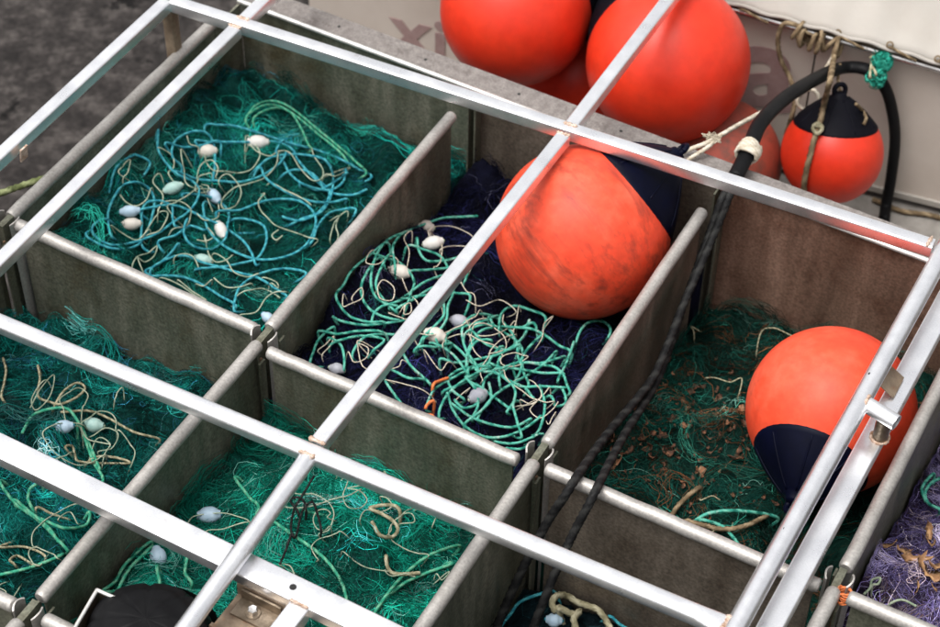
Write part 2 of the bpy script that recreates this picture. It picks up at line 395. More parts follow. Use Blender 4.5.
# ------------------------------------------------------------------ net bins: dividers with a tube on top
TR = .0178
def divider(label, p0, p1, z=0.0, plate=PLATE, bottom=FLZ+.002, inset=0.03):
    p0 = np.array([p0[0], p0[1], z]); p1 = np.array([p1[0], p1[1], z]); t = (p1-p0)/np.linalg.norm(p1-p0); s = np.array([-t[1], t[0], 0])
    c = (p0+p1)/2
    d = thing('bin_divider', (c[0], c[1], bottom), label, 'divider', 'aluminium divider panels of the net bins')
    h = .0035
    a, b = p0+t*.012, p1-t*.012
    zt = z-TR+.006
    mk = lambda p, o, zz: (p[0]+s[0]*o, p[1]+s[1]*o, zz)
    obj('panel', hexa([mk(a, -h, bottom), mk(b, -h, bottom), mk(b, h, bottom), mk(a, h, bottom)],
                      [mk(a, -h, zt), mk(b, -h, zt), mk(b, h, zt), mk(a, h, zt)]), plate, d, 0)
    # the tube with slightly rounded ends and small dents
    n = 18; L = np.linalg.norm(p1-p0); V = []; F = []
    st = [0, .004, .012]+list(np.linspace(.05, L-.05, 14))+[L-.012, L-.004, L]
    for i, q in enumerate(st):
        rr = TR*(.8 if i in (0, len(st)-1) else .96 if i in (1, len(st)-2) else 1)
        cc = p0+t*q+np.array([0, 0, RNG.normal(0, .0006)])+s*RNG.normal(0, .0006)
        for k in range(n):
            an = 2*math.pi*k/n; V.append(cc+rr*(s*math.cos(an)+np.array([0, 0, math.sin(an)])))
    for i in range(len(st)-1):
        for k in range(n): F.append((i*n+k, i*n+n+k, i*n+n+(k+1) % n, i*n+(k+1) % n))
    F.append(tuple(range(n))); F.append(tuple(range(len(V)-1, len(V)-n-1, -1)))
    obj('cap_tube', (V, F), TUBE, d, 50)
    return d
G = .034
divider('left outer wall of the back left bin, beside the dark ground', (X0-.006, .045), (X0-.006, 1.03), plate=PLATE)
divider('left outer wall of the front left bin', (X0-.006, YF+.03), (X0-.006, -.03))
divider('divider between the blue rope bin and the navy net bin', (X1-.008, G), (X1-.008, .995))
divider('divider between the front left bin and the bright green net bin', (X1-.004, YF+.04), (X1-.004, -.028), plate=PLATE)
divider('divider between the navy net bin and the leaf littered bin', (X2+.002, .03), (X2-.004, .975), plate=PLATE_W)
divider('divider between the bright green net bin and the bin with the black rope', (X2, YF+.04), (X2+.002, -.034), plate=PLATE)
divider('divider between the leaf littered bin and the purple net bin', (X3, .032), (X3, 1.02), plate=PLATE)
divider('short divider in the lower right corner in front of the purple net', (X3, YF+.04), (X3, -.036))
divider('cross divider in front of the blue rope bin', (X0+.03, .03), (X1-.036, .012))
divider('cross divider in front of the navy net bin', (X1+.034, -.037), (X2-.036, -.047))
divider('cross divider in front of the leaf littered bin, crossed by the black ropes', (X2+.036, -.036), (X3-.034, -.042), plate=PLATE_W)
divider('cross divider in front of the purple net in the lower right corner', (X3+.034, -.04), (X4-.04, -.04))
divider('cross divider at the lower left corner of the picture', (X0+.03, YF), (X1-.04, YF-.004))
divider('front cross divider of the bright green net bin, below the black rubber cover', (X1+.04, YF), (X2-.04, YF))
divider('short divider end at the very lower left corner', (X1-.004, -1.5), (X1-.004, YF-.034))

def post(label, x, y, z=.012, r=.034, rusty=True):
    d = thing('divider_post', (x, y, FLZ+.002), label, 'post', 'slotted posts at the divider crossings')
    n = 26; h0 = FLZ+.002
    for a0, a1 in ((-40, 40), (140, 220)):           # two half shells with slots for the dividers
        V = []; F = []
        m_ = 12
        for zz, in ((h0,), (z,)):
            for rr in (r, r-.004):
                for k in range(m_+1):
                    an = math.radians(a0+(a1-a0)*k/m_+0)
                    V.append((x+rr*math.cos(an), y+rr*math.sin(an), zz+(0.006*math.sin(math.pi*k/m_) if zz == z else 0)))
        q = m_+1
        for k in range(m_):
            F += [(k, k+1, 2*q+k+1, 2*q+k), (q+k+1, q+k, 3*q+k, 3*q+k+1), (2*q+k, 2*q+k+1, 3*q+k+1, 3*q+k), (k+1, k, q+k, q+k+1)]
        F += [(0, 2*q, 3*q, q), (m_, q+m_, 3*q+m_, 2*q+m_)]
        obj('half_shell', (V, F), TUBE, d, 50)
    obj('strip', box(x-.009, x+.009, y-.030, y+.030, h0, z-.004), PLATE, d)
    for sx, sy in ((1, 1), (-1, -1), (1, -1), (-1, 1)):
        obj('guide', box(x+sx*.020-.003, x+sx*.020+.003, y+sy*.047-.012, y+sy*.047+.012, h0, z-.05), PLATE, d)
    if rusty: obj('rust_strip', box(x+.012, x+.0165, y-.0455, y-.038, h0+.05, z-.045), RUSTP, d)
    return d
post('divider post at the left outer wall, partly under the frame rail', X0-.002, 0.028)
post('divider post where the blue rope bin meets the bright green net bin', X1-.004, .002)
post('divider post between the navy net and the black ropes', X2, -.002)
p3 = post('divider post by the purple net with orange twine wound round it', X3-.002, -.004)
post('divider post in the lower left corner', X1-.004, YF-.002)
tw = []
for k in range(60):
    a = k*.9; tw.append((X3+.022+.016*math.cos(a)+RNG.normal(0, .002), -.03+.014*math.sin(a)+RNG.normal(0, .002), .006-.0006*k+RNG.normal(0, .003)))
tag(obj('twine', rope_vf(tw, .0022, 0, step=.003), ORANGE, None, 180), 'bright orange twine wound round the post beside the purple net', 'twine')

# back wall with ledge
bw = thing('bin_back_wall', (0.7, YB, FLZ), 'back wall of the net bins with a flat metal ledge on top', 'wall')
xl, xr = -.835, 2.35
def wq(xa, xb, o0, o1, z0, z1):
    P = lambda x, o, z: (x, wall_y(x)+o, z)
    return hexa([P(xa, o0, z0), P(xb, o0, z0), P(xb, o1, z0), P(xa, o1, z0)], [P(xa, o0, z1), P(xb, o0, z1), P(xb, o1, z1), P(xa, o1, z1)])
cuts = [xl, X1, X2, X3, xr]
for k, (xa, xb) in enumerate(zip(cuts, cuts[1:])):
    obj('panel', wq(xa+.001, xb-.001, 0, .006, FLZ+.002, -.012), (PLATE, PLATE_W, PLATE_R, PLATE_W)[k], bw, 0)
obj('corner_panel', box(X0-.0095, X0-.0025, 1.022, wall_y(X0)-.001, FLZ+.002, -.02), PLATE, bw, 0)
obj('ledge', wq(xl, xr, -.002, .085, -.011, -.004), LEDGE, bw, 0)
obj('ledge_skirt', wq(xl, xr, .079, .085, GUT+.002, -.0115), LEDGE, bw, 0)
obj('lip', beam((xl, wall_y(xl)-.004, -.004), (xr, wall_y(xr)-.004, -.004), circ(.0075, 12)), LIP, bw)
for px, py in ((339, 26.5), (425.5, 59.5), (519, 94), (621, 131), (760, 184)):
    p = at(px, py, -.0035)
    obj('rivet_hole', lathe([(.0001, .0006), (.0045, .0005), (.005, 0)], 10, p), DARK, bw)
for xx in (X1, X2, X3):
    obj('guide', box(xx-.014, xx-.009, wall_y(xx)-.04, wall_y(xx)-.003, FLZ+.003, -.02), PLATE, bw)
    obj('guide', box(xx+.009, xx+.014, wall_y(xx)-.04, wall_y(xx)-.003, FLZ+.003, -.02), PLATE, bw)
rw = thing('bin_end_wall', (xr, .1, FLZ), 'right end wall of the net bins', 'wall')
obj('panel', box(xr-.01, xr-.004, -1.0, 1.06, FLZ+.002, 0), PLATE, rw, 0)

# ------------------------------------------------------------------ the rail frame over the bins
H = .2; TW = .038; HZ = H-TW/2
fr = thing('rail_frame', (-.885, .85, -.5), 'welded frame of bright aluminium rails lying over the net bins', 'frame')
sq = rrect(TW, TW, .0055)
sq2 = rrect(.042, .038, .011)
def fp(x, y): 
    p = at(x, y, H); return np.array([p[0], p[1], HZ])
A, B, Cc, D, E_ = fp(239, 22), fp(567, 129), fp(934, 243), fp(312, 447), fp(738, 627)
R1l = fp(168, -3); R2l = fp(-160, 252)
h2 = TW/2+.0005
def ux(v): return v/np.linalg.norm(v)
def stretch(n, p0, p1, prof, m=ALU, c0=0, c1=0, **k):
    d = ux(p1-p0); return obj('rail', beam(p0+d*c0, p1-d*c1, prof, **k), m, fr)
stretch('R1', R1l, Cc, sq)
stretch('R2', R2l, E_+ux(D-E_)*.09, sq2)
# flattened end of the middle rail
obj('rail_end', beam(E_+ux(D-E_)*.0905, E_+ux(D-E_)*.024, sq2, prof1=rrect(.058, .020, .009)), ALU, fr)
C1d = fp(-120, 375)
stretch('C1', A, C1d, sq, c0=h2); stretch('C1b', A, A+(A-C1d)*.55, sq, c0=h2)
stretch('C2a', B, fp(666, 0)+ux(fp(666, 0)-B)*.5, sq, c0=h2); stretch('C2b', B, D, sq, c0=h2, c1=h2)
D2 = fp(182, 627)
stretch('C2c', D, D2+ux(D2-D)*.55, circ(.0215, 22), c0=h2-.002)
C3t = Cc+np.array([.02, .0, 0]); C3b = fp(738, 620)
C3d = ux(C3b-fp(904, 320)); C3s = fp(904, 320)-C3d*.62
stretch('C3', C3s, C3b+C3d*.6, circ(.0235, 24))
C0b = fp(0, 152); stretch('C0', R1l+ux(R1l-C0b)*.022, C0b+ux(C0b-R1l)*.6, sq)
# posts
obj('post', beam((R1l[0]-.0, R1l[1], HZ-h2), (R1l[0]-.0, R1l[1], GZ), rrect(.036, .036, .006), upv=(0, 1, 0)), RUSTP, fr)
pe = D2+ux(D2-D)*.5
obj('post', beam((pe[0], pe[1], HZ-.02), (pe[0], pe[1], FLZ+.002), circ(.02, 16), upv=(0, 1, 0)), ALU, fr)
pe = C3b+C3d*.55
obj('post', beam((pe[0], pe[1], HZ-.02), (pe[0], pe[1], FLZ+.002), circ(.02, 16), upv=(0, 1, 0)), ALU, fr)
# lower channel beside the right hand rail
CZ = .10
def cp(x, y): p = at(x, y, CZ); return np.array([p[0], p[1], CZ-.02])
c4a, c4b = cp(772, 622), cp(918, 352); c4d = ux(c4b-c4a)
obj('channel', beam(c4a-c4d*.6, c4b+c4d*.62, rrect(.054, .040, .004)), ALU, fr, 30)
pe = c4a-c4d*.55
obj('post', beam((pe[0], pe[1], CZ-.041), (pe[0], pe[1], FLZ+.002), circ(.02, 16), upv=(0, 1, 0)), ALU, fr)
# stub pipe with open end, and the short upright joining it to the channel
s0 = fp(860, 394); sdv = ux(fp(897, 405)-s0); sdv = ux(np.array([.965, -.22, -.03])); s1 = s0+sdv*.105
def open_pipe(p0, p1, r, n=22):
    a = beam(p0, p1, circ(r, n), cap=False); b = beam(p1, p0, circ(r-.004, n), cap=False)
    v = list(a[0])+list(b[0]); f = list(a[1])+[tuple(i+2*n for i in q) for q in b[1]]
    d = ux(np.asarray(p1)-np.asarray(p0)); sd = np.cross(d, (0, 0, 1))
    k0 = len(v); V, F = beam(p1, np.asarray(p1)+d*.0004, circ(r, n), cap=False)
    return v, f, r
v, f, r_ = open_pipe(s0+sdv*.024, s1, .020)
obj('stub_pipe', (v, f), ALU, fr)
n = 22
ring = []
q = np.asarray(s1); sd = ux(np.cross(sdv, (0, 0, 1))); uu = np.cross(sd, sdv)
V = [q+(sd*a+uu*b) for a, b in circ(.0202, n)]+[q+(sd*a+uu*b) for a, b in circ(.0158, n)]
obj('pipe_rim', (V, [(k, (k+1) % n, n+(k+1) % n, n+k) for k in range(n)]), LIP, fr)
obj('pipe_plug', beam(s0+sdv*.03, s0+sdv*.032, circ(.0158, n)), DARK, fr)
sp = s0+sdv*.074
cpz = CZ+.0005
obj('upright_pipe', beam((sp[0], sp[1], HZ-.016), (sp[0], sp[1], cpz), circ(.0185, n), upv=(0, 1, 0)), BRONZE, fr)
obj('weld', blob_path([(sp[0]+.021*math.cos(a), sp[1]+.021*math.sin(a), cpz+.002) for a in np.linspace(0, 6.28, 16)], .004), WELD, fr, 180)
gp = at(893, 378, .13)
obj('gusset', beam((gp[0]-.03, gp[1]+.0, .135), (gp[0]+.018, gp[1]+.0, .105), rrect(.075, .006, .0025)), RUSTP, fr)
# welds at the joints
def weld_line(c, d, half, off, side):
    return blob_path([c+d*t+side*off+np.array([0, 0, TW/2-.001]) for t in np.linspace(-half, half, 7)], .0056)
ex = ux(Cc-A); ey = ux(B-D)
for c in (A, B):
    for sgn in (1, -1): obj('weld', weld_line(c, ex, .021, .021*sgn, ey), WELD, fr, 180)
for sgn in (1, -1): obj('weld', weld_line(D, ux(E_-R2l), .022, .022*sgn, ey), WELD, fr, 180)
obj('weld', blob_path([Cc+ex*-.012+ey*t+np.array([0, 0, .019]) for t in np.linspace(-.02, .022, 7)], .005), WELD, fr, 180)
obj('weld', blob_path([E_+ux(D-E_)*.027+C3d*t+np.array([0, 0, .008]) for t in np.linspace(-.028, .028, 9)], .0085), WELD, fr, 180)
obj('weld', blob_path([s0+sdv*.022+np.array([-.0, math.cos(a)*.021, math.sin(a)*.021]) for a in np.linspace(-.3, 3.4, 12)], .004), WELD, fr, 180)
def hole(px, py, z, r=.0045, parent=fr, nrm=(0, 0, 1)):
    p = at(px, py, z); obj('bolt_hole', lathe([(.0001, .0012), (r*.9, .0012), (r, -.001)], 12, p, nrm), DARK, parent)
for px, py in ((926, 278), (870, 374), (850, 414), (785, 529)): hole(px, py, H+.0015, .0048)
hole(15, 139, H-.004, .006)
b0 = fp(14, 142)
obj('clip', beam(b0+np.array([.024, 0, -.03]), b0+np.array([.03, 0, .012]), rrect(.03, .005, .002)), WELD, fr)

# ------------------------------------------------------------------ wide channel beam in the foreground
BZ = .150
bp0, bp1 = at(0, 445, BZ), at(293, 587, BZ)
bp0 = np.array([bp0[0], bp0[1], BZ-.017]); bp1 = np.array([bp1[0], bp1[1], BZ-.017]); bd = ux(bp1-bp0); bs = np.array([bd[1], -bd[0], 0])
bm = thing('channel_beam', (bp1[0], bp1[1], .1), 'wide flat aluminium beam with a bolted bracket across the lower left', 'beam')
obj('beam_body', beam(bp0-bd*.55, bp1+bd*.75, rrect(.064, .034, .004)), ALU, bm)
def bpt(a, o, z): p = bp1+bd*a+bs*o; return np.array([p[0], p[1], z])
hole(293, 587, BZ+.0004, .0085, bm)
def bx(name, a0, a1, o0, o1, z0, z1, m, bev=.002):
    c0 = bpt((a0+a1)/2, o0, (z0+z1)/2); c1 = bpt((a0+a1)/2, o1, (z0+z1)/2)
    return obj(name, beam(c0, c1, rrect(a1-a0, z1-z0, bev)), m, bm)
bx('side_channel', .012, .060, .0325, .5, BZ-.044, BZ-.003, ALU, .004)
bx('base_plate', -.128, .009, .0325, .22, .07, .078, RUSTP)
bx('clamp_plate', -.112, -.008, .041, .088, .0785, .0855, BRONZE, .003)
bx('clamp_lip', -.112, -.008, .036, .0407, .0785, .112, BRONZE, .002)
bx('step_plate', -.125, -.03, .135, .145, .0785, .098, RUSTP)
bx('backing_plate', -.128, .011, .022, .0322, .04, .1155, RUSTP)
bx('pocket_plate', .064, .30, .0325, .16, .07, .078, BRONZE)
bc = bpt(-.066, .064, 0)
obj('washer', lathe([(.001, .0885), (.017, .0885), (.018, .0875), (.018, .0857)], 20, (bc[0], bc[1], 0)), BRONZE, bm)
obj('bolt', lathe([(.0001, .103), (.0095, .103), (.0115, .101), (.0115, .0887)], 6, (bc[0], bc[1], 0)), STEEL, bm, 25)
obj('weld', blob_path([bpt(a, .031, BZ+.001) for a in np.linspace(.012, .06, 7)], .004), WELD, bm, 180)
bend = bpt(.7, 0, 0)
obj('leg', beam((bend[0], bend[1], BZ-.035), (bend[0], bend[1], FLZ+.002), circ(.018, 14), upv=(0, 1, 0)), ALU, bm)

# black rubber cover and bent sheet bracket in the lower left
cz = .02
cpt = at(150, 640, cz)
rc = thing('rubber_cover', (cpt[0], cpt[1], -.05), 'black ribbed rubber dome at the bottom edge under the beam', 'cover')
V = []; F = []; nu, nw = 72, 22
for j in range(nw+1):
    ph = j/nw*math.pi/2
    for i in range(nu):
        th = 2*math.pi*i/nu
        rr = .150*(1+.012*math.sin(5*th)); crease = 1-.055*max(0, math.cos(9*th/1.0))**10*math.sin(ph)-.012*math.sin(ph*16)
        V.append((cpt[0]+rr*crease*math.sin(ph)*math.cos(th), cpt[1]+rr*crease*math.sin(ph)*math.sin(th)*.9, cz-.01+.092*math.cos(ph)**.75*crease if ph < math.pi/2-1e-6 else cz-.01))
for j in range(nw):
    for i in range(nu): F.append((j*nu+i, (j+1)*nu+i, (j+1)*nu+(i+1) % nu, j*nu+(i+1) % nu))
obj('dome', (V, F), RUBBER, rc, 180)
obj('skirt', lathe([(.158, cz-.012), (.160, cz-.03), (.150, FLZ+.003)], 48, (cpt[0], cpt[1], 0)), RUBBER, rc)
sb = thing('sheet_bracket', at(97, 590, .06), 'bent metal sheet bracket with a bright upper edge beside the rubber dome', 'bracket')
k0, k1, k2 = at(62, 650, .07), at(97, 590, .07), at(140, 609, .07)
def sheet(p, q, t=.005, zt=.07, zb=-.12):
    d = ux(np.array([q[0]-p[0], q[1]-p[1], 0])); s = np.array([-d[1], d[0], 0])*t
    P = lambda a, zz, o: (a[0]+s[0]*o, a[1]+s[1]*o, zz)
    return (hexa([P(p, zb, 0), P(q, zb, 0), P(q, zb, 1), P(p, zb, 1)], [P(p, zt, 0), P(q, zt, 0), P(q, zt, 1), P(p, zt, 1)]))
obj('side_sheet', sheet(k0, k1), BRONZE, sb, 0); obj('end_sheet', sheet(k1+ux(k2-k1)*.001, k2), BRONZE, sb, 0)
obj('edge', rope_vf([k0, k0*.3+k1*.7, k1*.98+k0*.02, k1, k1*.96+k2*.04, k1*.5+k2*.5, k2], .0045, 0, step=.004), LIP, sb, 180)
for p in (k0, k2): obj('foot', box(p[0]-.01, p[0]+.01, p[1]-.01, p[1]+.01, FLZ+.002, -.11), BRONZE, sb)

# ------------------------------------------------------------------ buoys
def buoy(label, c, r, axis, body=RED, cap=NAVY, group='orange inflatable buoys', seam=.70, capl=1.36, scuffs=None):
    a = np.asarray(axis, float); a /= np.linalg.norm(a)
    b = thing('buoy', np.asarray(c)-np.array([0, 0, r]), label, 'buoy', group)
    t0 = math.asin(seam)
    prof = [(1e-9 if k == 0 else r*math.cos(t), r*math.sin(t)) for k, t in ((k, -math.pi/2+(t0+math.pi/2)*k/40) for k in range(41))]
    obj('body', lathe(prof, 64, c, a), body, b, 180)
    rs = r*math.cos(t0); hs_ = r*seam
    cp_ = [(rs*1.004, hs_-.004), (rs*1.008, hs_+.004)]
    for k in range(1, 15):
        u = k/14; cp_.append((rs*(1-u)**.85*(1+.03*math.sin(math.pi*u))+.024*u, hs_+.004+(capl*r-hs_)*u))
    cp_ += [(.022, capl*r+.012), (.018, capl*r+.016), (1e-9, capl*r+.016)]
    co = obj('cap', lathe(cp_, 40, c, a), cap, b, 60)
    # rope eye at the end of the cap
    ax = Vector(a); sx = ax.orthogonal().normalized()
    e = Vector([float(q) for q in c])+ax*(capl*r+.022)
    obj('rope_eye', rope_vf([e+sx*.019*math.cos(t)+ax*.019*math.sin(t) for t in np.linspace(0, 2*math.pi, 20)], .008, 0), cap, co, 180)
    # moulded ribs on the cap
    for k in range(8):
        an = 2*math.pi*k/8; sv = sx*math.cos(an)+ax.cross(sx)*math.sin(an)
        pts = []
        for u in np.linspace(.08, .95, 7):
            rr = rs*(1-u)**.85*(1+.03*math.sin(math.pi*u))+.024*u
            pts.append(Vector([float(q) for q in c])+ax*(hs_+.004+(capl*r-hs_)*u)+sv*(rr*.995))
        obj('rib', rope_vf([np.array(q) for q in pts], .0028, 0, step=.02, n=6), cap, co, 180)
    return b
def ball(px, py, rpx, z=None, r=None):
    if z is not None:
        c = at(px, py, z); return c, rpx*depth(c)/FPX
    c = CAM+ray(px, py)*(FPX*r/rpx); return c, r
def imgdir(dx, dy, toward):
    """direction from a picture direction (right, down) and a share towards the camera"""
    v = rt*dx-up*dy; v = v/np.linalg.norm(v)*math.sqrt(1-toward*toward)-fw*toward
    return v

def scuffed(name, axis_v):
    M = RED_SCUFF.copy(); M.name = name
    n = M.node_tree; b = n.nodes['Principled BSDF']
    src = b.inputs['Base Color'].links[0].from_socket
    tc = n.nodes.new('ShaderNodeTexCoord'); mp = n.nodes.new('ShaderNodeMapping')
    q = Vector(axis_v).to_track_quat('X', 'Z').inverted()
    mp.inputs['Rotation'].default_value = q.to_euler(); mp.inputs['Scale'].default_value = (1, 1, 1)
    n.links.new(tc.outputs['Object'], mp.inputs[0])
    mp2 = n.nodes.new('ShaderNodeMapping'); mp2.inputs['Scale'].default_value = (2.2, 26, 26)
    n.links.new(mp.outputs[0], mp2.inputs[0])
    nz = n.nodes.new('ShaderNodeTexNoise'); nz.inputs['Scale'].default_value = 1.0; nz.inputs['Detail'].default_value = 7; nz.inputs['Roughness'].default_value = .68
    n.links.new(mp2.outputs[0], nz.inputs['Vector'])
    mr = n.nodes.new('ShaderNodeMapRange'); mr.inputs['From Min'].default_value = .49; mr.inputs['From Max'].default_value = .68
    mr.inputs['To Max'].default_value = .8
    n.links.new(nz.outputs['Fac'], mr.inputs[0])
    mx = n.nodes.new('ShaderNodeMix'); mx.data_type = 'RGBA'
    n.links.new(mr.outputs[0], mx.inputs[0]); n.links.new(src, mx.inputs[6]); mx.inputs[7].default_value = (.20, .03, .018, 1)
    n.links.new(mx.outputs[2], b.inputs['Base Color'])
    return M

c, r = ball(583, 232, 88, z=-.075)
ax1 = imgdir(.77, -.64, .02)
buoy('scuffed orange buoy with its navy cap up, lying on the navy net', c, r, ax1, body=scuffed('buoy_red_streaked', imgdir(.62, .78, .1)))
c, r = ball(831, 411, 85, z=-.125)
buoy('orange buoy with its navy cap pointing down, in the leaf littered bin', c, r, imgdir(-.48, .88, .5), body=RED_SCUFF, seam=.73, capl=1.27)
c3 = aty(832, 153, 1.78); r3 = 51*depth(c3)/FPX
ax3 = imgdir(.05, -1, .40)
buoy('small orange buoy hanging by its navy cap from the hull rail', c3, r3, ax3, cap=NAVYBLACK, seam=.58, capl=1.14)
c4, r4 = ball(516, 10, 76, r=.236)
buoy('large orange buoy on the left of the pair behind the ledge', c4, r4, imgdir(.85, -.5, -.35), cap=NAVYBLACK)
c5, r5 = ball(668, 62, 82, r=.2495)
buoy('largest orange buoy, right of the pair, under the upper right rail', c5, r5, imgdir(-.55, -.8, -.5), cap=NAVYBLACK)
c6 = at(576, 76, -.47)
buoy('shaded red buoy low down between the two large buoys', c6, .215, (.2, .5, .8), cap=NAVYBLACK)
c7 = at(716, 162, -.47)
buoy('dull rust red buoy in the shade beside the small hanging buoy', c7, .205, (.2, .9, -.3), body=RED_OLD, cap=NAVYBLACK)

# ------------------------------------------------------------------ nets
class Noise:
    def __init__(self, seed, scale, n=14):
        g = np.random.default_rng(seed); a = g.uniform(0, 2*np.pi, n); k = scale*g.uniform(.5, 1.6, n)
        self.kx, self.ky, self.p = k*np.cos(a), k*np.sin(a), g.uniform(0, 6.28, n)
    def __call__(self, x, y):
        x = np.asarray(x, float)[..., None]; y = np.asarray(y, float)[..., None]
        return np.sin(self.kx*x+self.ky*y+self.p).sum(-1)/math.sqrt(len(self.p)/2)/1.6
BINS = {}
class Bin:
    def __init__(self, key, x0, x1, y0, y1, f, seed, amp=.026):
        self.x0, self.x1, self.y0, self.y1, self.f = x0+.012, x1-.012, y0+.012, y1-.012, f
        self.n1 = Noise(seed, 9); self.n2 = Noise(seed+50, 32); self.n3 = Noise(seed+90, 85); self.amp = amp
        BINS[key] = self
    def z(self, x, y):
        u = np.clip((np.asarray(x, float)-self.x0)/(self.x1-self.x0), 0, 1); v = np.clip((np.asarray(y, float)-self.y0)/(self.y1-self.y0), 0, 1)
        return np.maximum(self.f(u, v)+self.amp*self.n1(x, y)+self.amp*.85*self.n2(x, y)+self.amp*.22*self.n3(x, y), FLZ+.03)
    def hit(self, px, py, lift=0.0):
        z = -.3
        for _ in range(14):
            p = at(px, py, z); x = min(max(p[0], self.x0+.006), self.x1-.006); y = min(max(p[1], self.y0+.006), self.y1-.006)
            z = .4*z+.6*(float(self.z(x, y))+lift)
        return np.array([x, y, float(self.z(x, y))+lift])
sst = lambda t: t*t*(3-2*t)
ed = lambda u, w_: np.exp(-(u/w_)**2)
Bin('b1', X0, X1, .03, 1.125, lambda u, v: -.27+.10*ed(u, .16)-.03*ed(1-v, .25)+.03*ed(v, .3), 11)
Bin('b2', X1, X2, -.03, 1.115, lambda u, v: -.235+.07*ed(u, .25)*sst(np.clip(v*3, 0, 1))-.09*sst(np.clip(v*1.7-.6, 0, 1))+.02*ed(v-.25, .2), 23)
Bin('b3', X2, X3, -.03, 1.10, lambda u, v: -.40+.03*ed(v-.3, .3)-.02*v, 35, .02)
Bin('b4', X3, X4, -.03, 1.09, lambda u, v: -.25-.24*sst(np.clip(v*1.3-.2, 0, 1))+.06*ed(u-.45, .3)*ed(v-.1, .35), 47)
Bin('b5', X0, X1, YF, .02, lambda u, v: -.27-.03*ed(1-v, .2), 59)
Bin('b6', X1, X2, YF, -.04, lambda u, v: -.215-.05*ed(1-v, .2)-.03*ed(1-u, .25), 61)
Bin('b7', X2, X3, YF, -.045, lambda u, v: -.46+0*u, 73)
Bin('b8', X3, X4, YF, -.045, lambda u, v: -.44+0*u, 79)

def strands(bn, pal, wts, nb, per, loose, seed, width=(.00035, .0007), spread=.013, lift=.006, K=12, length=(.07, .30), curl=.62, edge=0, bright=.72, patch=.7, gain=.46):
    g = np.random.default_rng(seed)
    W, Hh = bn.x1-bn.x0, bn.y1-bn.y0
    G = nb+loose+edge
    x = g.uniform(bn.x0, bn.x1, G); y = g.uniform(bn.y0, bn.y1, G)
    fl = Noise(seed+3, 5)
    th = fl(x, y)*2.2+g.normal(0, 1.5, G)
    L = g.uniform(length[0], length[1], G)
    L[nb:nb+loose] *= .7
    kap = g.normal(0, curl, G); dk = g.normal(0, curl*.6, G)
    X = np.zeros((G, K)); Y = np.zeros((G, K)); X[:, 0] = x; Y[:, 0] = y
    a = th.copy()
    for k in range(1, K):
        kap = kap*.8+dk*.3+g.normal(0, curl*.5, G); a = a+kap
        X[:, k] = X[:, k-1]+np.cos(a)*L/K; Y[:, k] = Y[:, k-1]+np.sin(a)*L/K
    idx = np.concatenate([np.repeat(np.arange(nb), per), np.arange(nb, G)])
    N = len(idx)
    ph = np.linspace(0, 1, K)[None]
    def wav():
        return (g.normal(0, 1, (N, 1))+g.normal(0, .8, (N, 1))*np.sin(ph*np.pi*g.uniform(1, 3, (N, 1))+g.uniform(0, 6, (N, 1))))
    sp = np.where(np.arange(N) < nb*per, spread, .004)[:, None]
    PX = X[idx]+sp*wav()+g.normal(0, .0012, (N, K)); PY = Y[idx]+sp*wav()+g.normal(0, .0012, (N, K))
    bl = g.exponential(lift, G)[idx][:, None]
    arch = np.sin(ph*np.pi*g.uniform(.7, 1.6, (N, 1)))
    OZ = .001+bl*(.3+.7*np.abs(arch))+np.abs(sp*.2*wav())
    m_ = .004
    cx = np.clip(PX, bn.x0+m_, bn.x1-m_); cy = np.clip(PY, bn.y0+m_, bn.y1-m_)
    over = np.abs(PX-cx)+np.abs(PY-cy)                   # strands pushed up against the walls climb them
    PZ = bn.z(cx, cy)+OZ+np.minimum(over*.75, .07)*g.uniform(.2, 1, (N, 1))
    cx = cx+g.uniform(-.003, .003, cx.shape); cy = cy+g.uniform(-.003, .003, cy.shape)
    P = np.stack([cx, cy, PZ], -1)
    T = np.gradient(P, axis=1); T /= np.linalg.norm(T, axis=2, keepdims=True)+1e-9
    nr = g.normal(0, 1, (N, 1, 3))*.55+np.array([-fw[0]*.3, -fw[1]*.3, 1.0]); nr = np.broadcast_to(nr, P.shape)
    Sd = np.cross(T, nr); Sd /= np.linalg.norm(Sd, axis=2, keepdims=True)+1e-9
    wd = g.uniform(width[0], width[1], (N, 1, 1))
    V = np.stack([P-Sd*wd, P+Sd*wd], 2).reshape(-1, 3)
    i = (np.arange(N)*K*2)[:, None]+np.arange(K-1)[None]*2
    Q = np.stack([i, i+2, i+3, i+1], -1).reshape(-1, 4)
    pal = np.asarray(pal, float)
    gi = g.choice(len(pal), G, p=np.asarray(wts)/np.sum(wts))[idx]
    own = g.choice(len(pal), N, p=np.asarray(wts)/np.sum(wts))
    gi = np.where(g.random(N) < .3, own, gi)
    br = np.exp(g.normal(0, bright, G))[idx]*np.exp(g.normal(0, .18, N))
    pt = Noise(seed+7, 16)(x, y); br = br*np.exp(patch*pt[idx])          # netting pieces of differing tone; shade of clumps put into colour too
    cl = np.clip(pal[gi]*br[:, None]*gain, 0, .85)
    dens = Noise(seed+17, 26)(x, y)[idx]                 # hollows where little netting lies on top
    keep = np.nonzero(g.random(N) < np.clip(.72+.62*dens, .12, 1))[0]
    V = V.reshape(N, K*2, 3)[keep].reshape(-1, 3); cl = cl[keep]; N = len(keep)
    i = (np.arange(N)*K*2)[:, None]+np.arange(K-1)[None]*2
    Q = np.stack([i, i+2, i+3, i+1], -1).reshape(-1, 4)
    return V, Q, np.repeat(cl, K*2, axis=0)

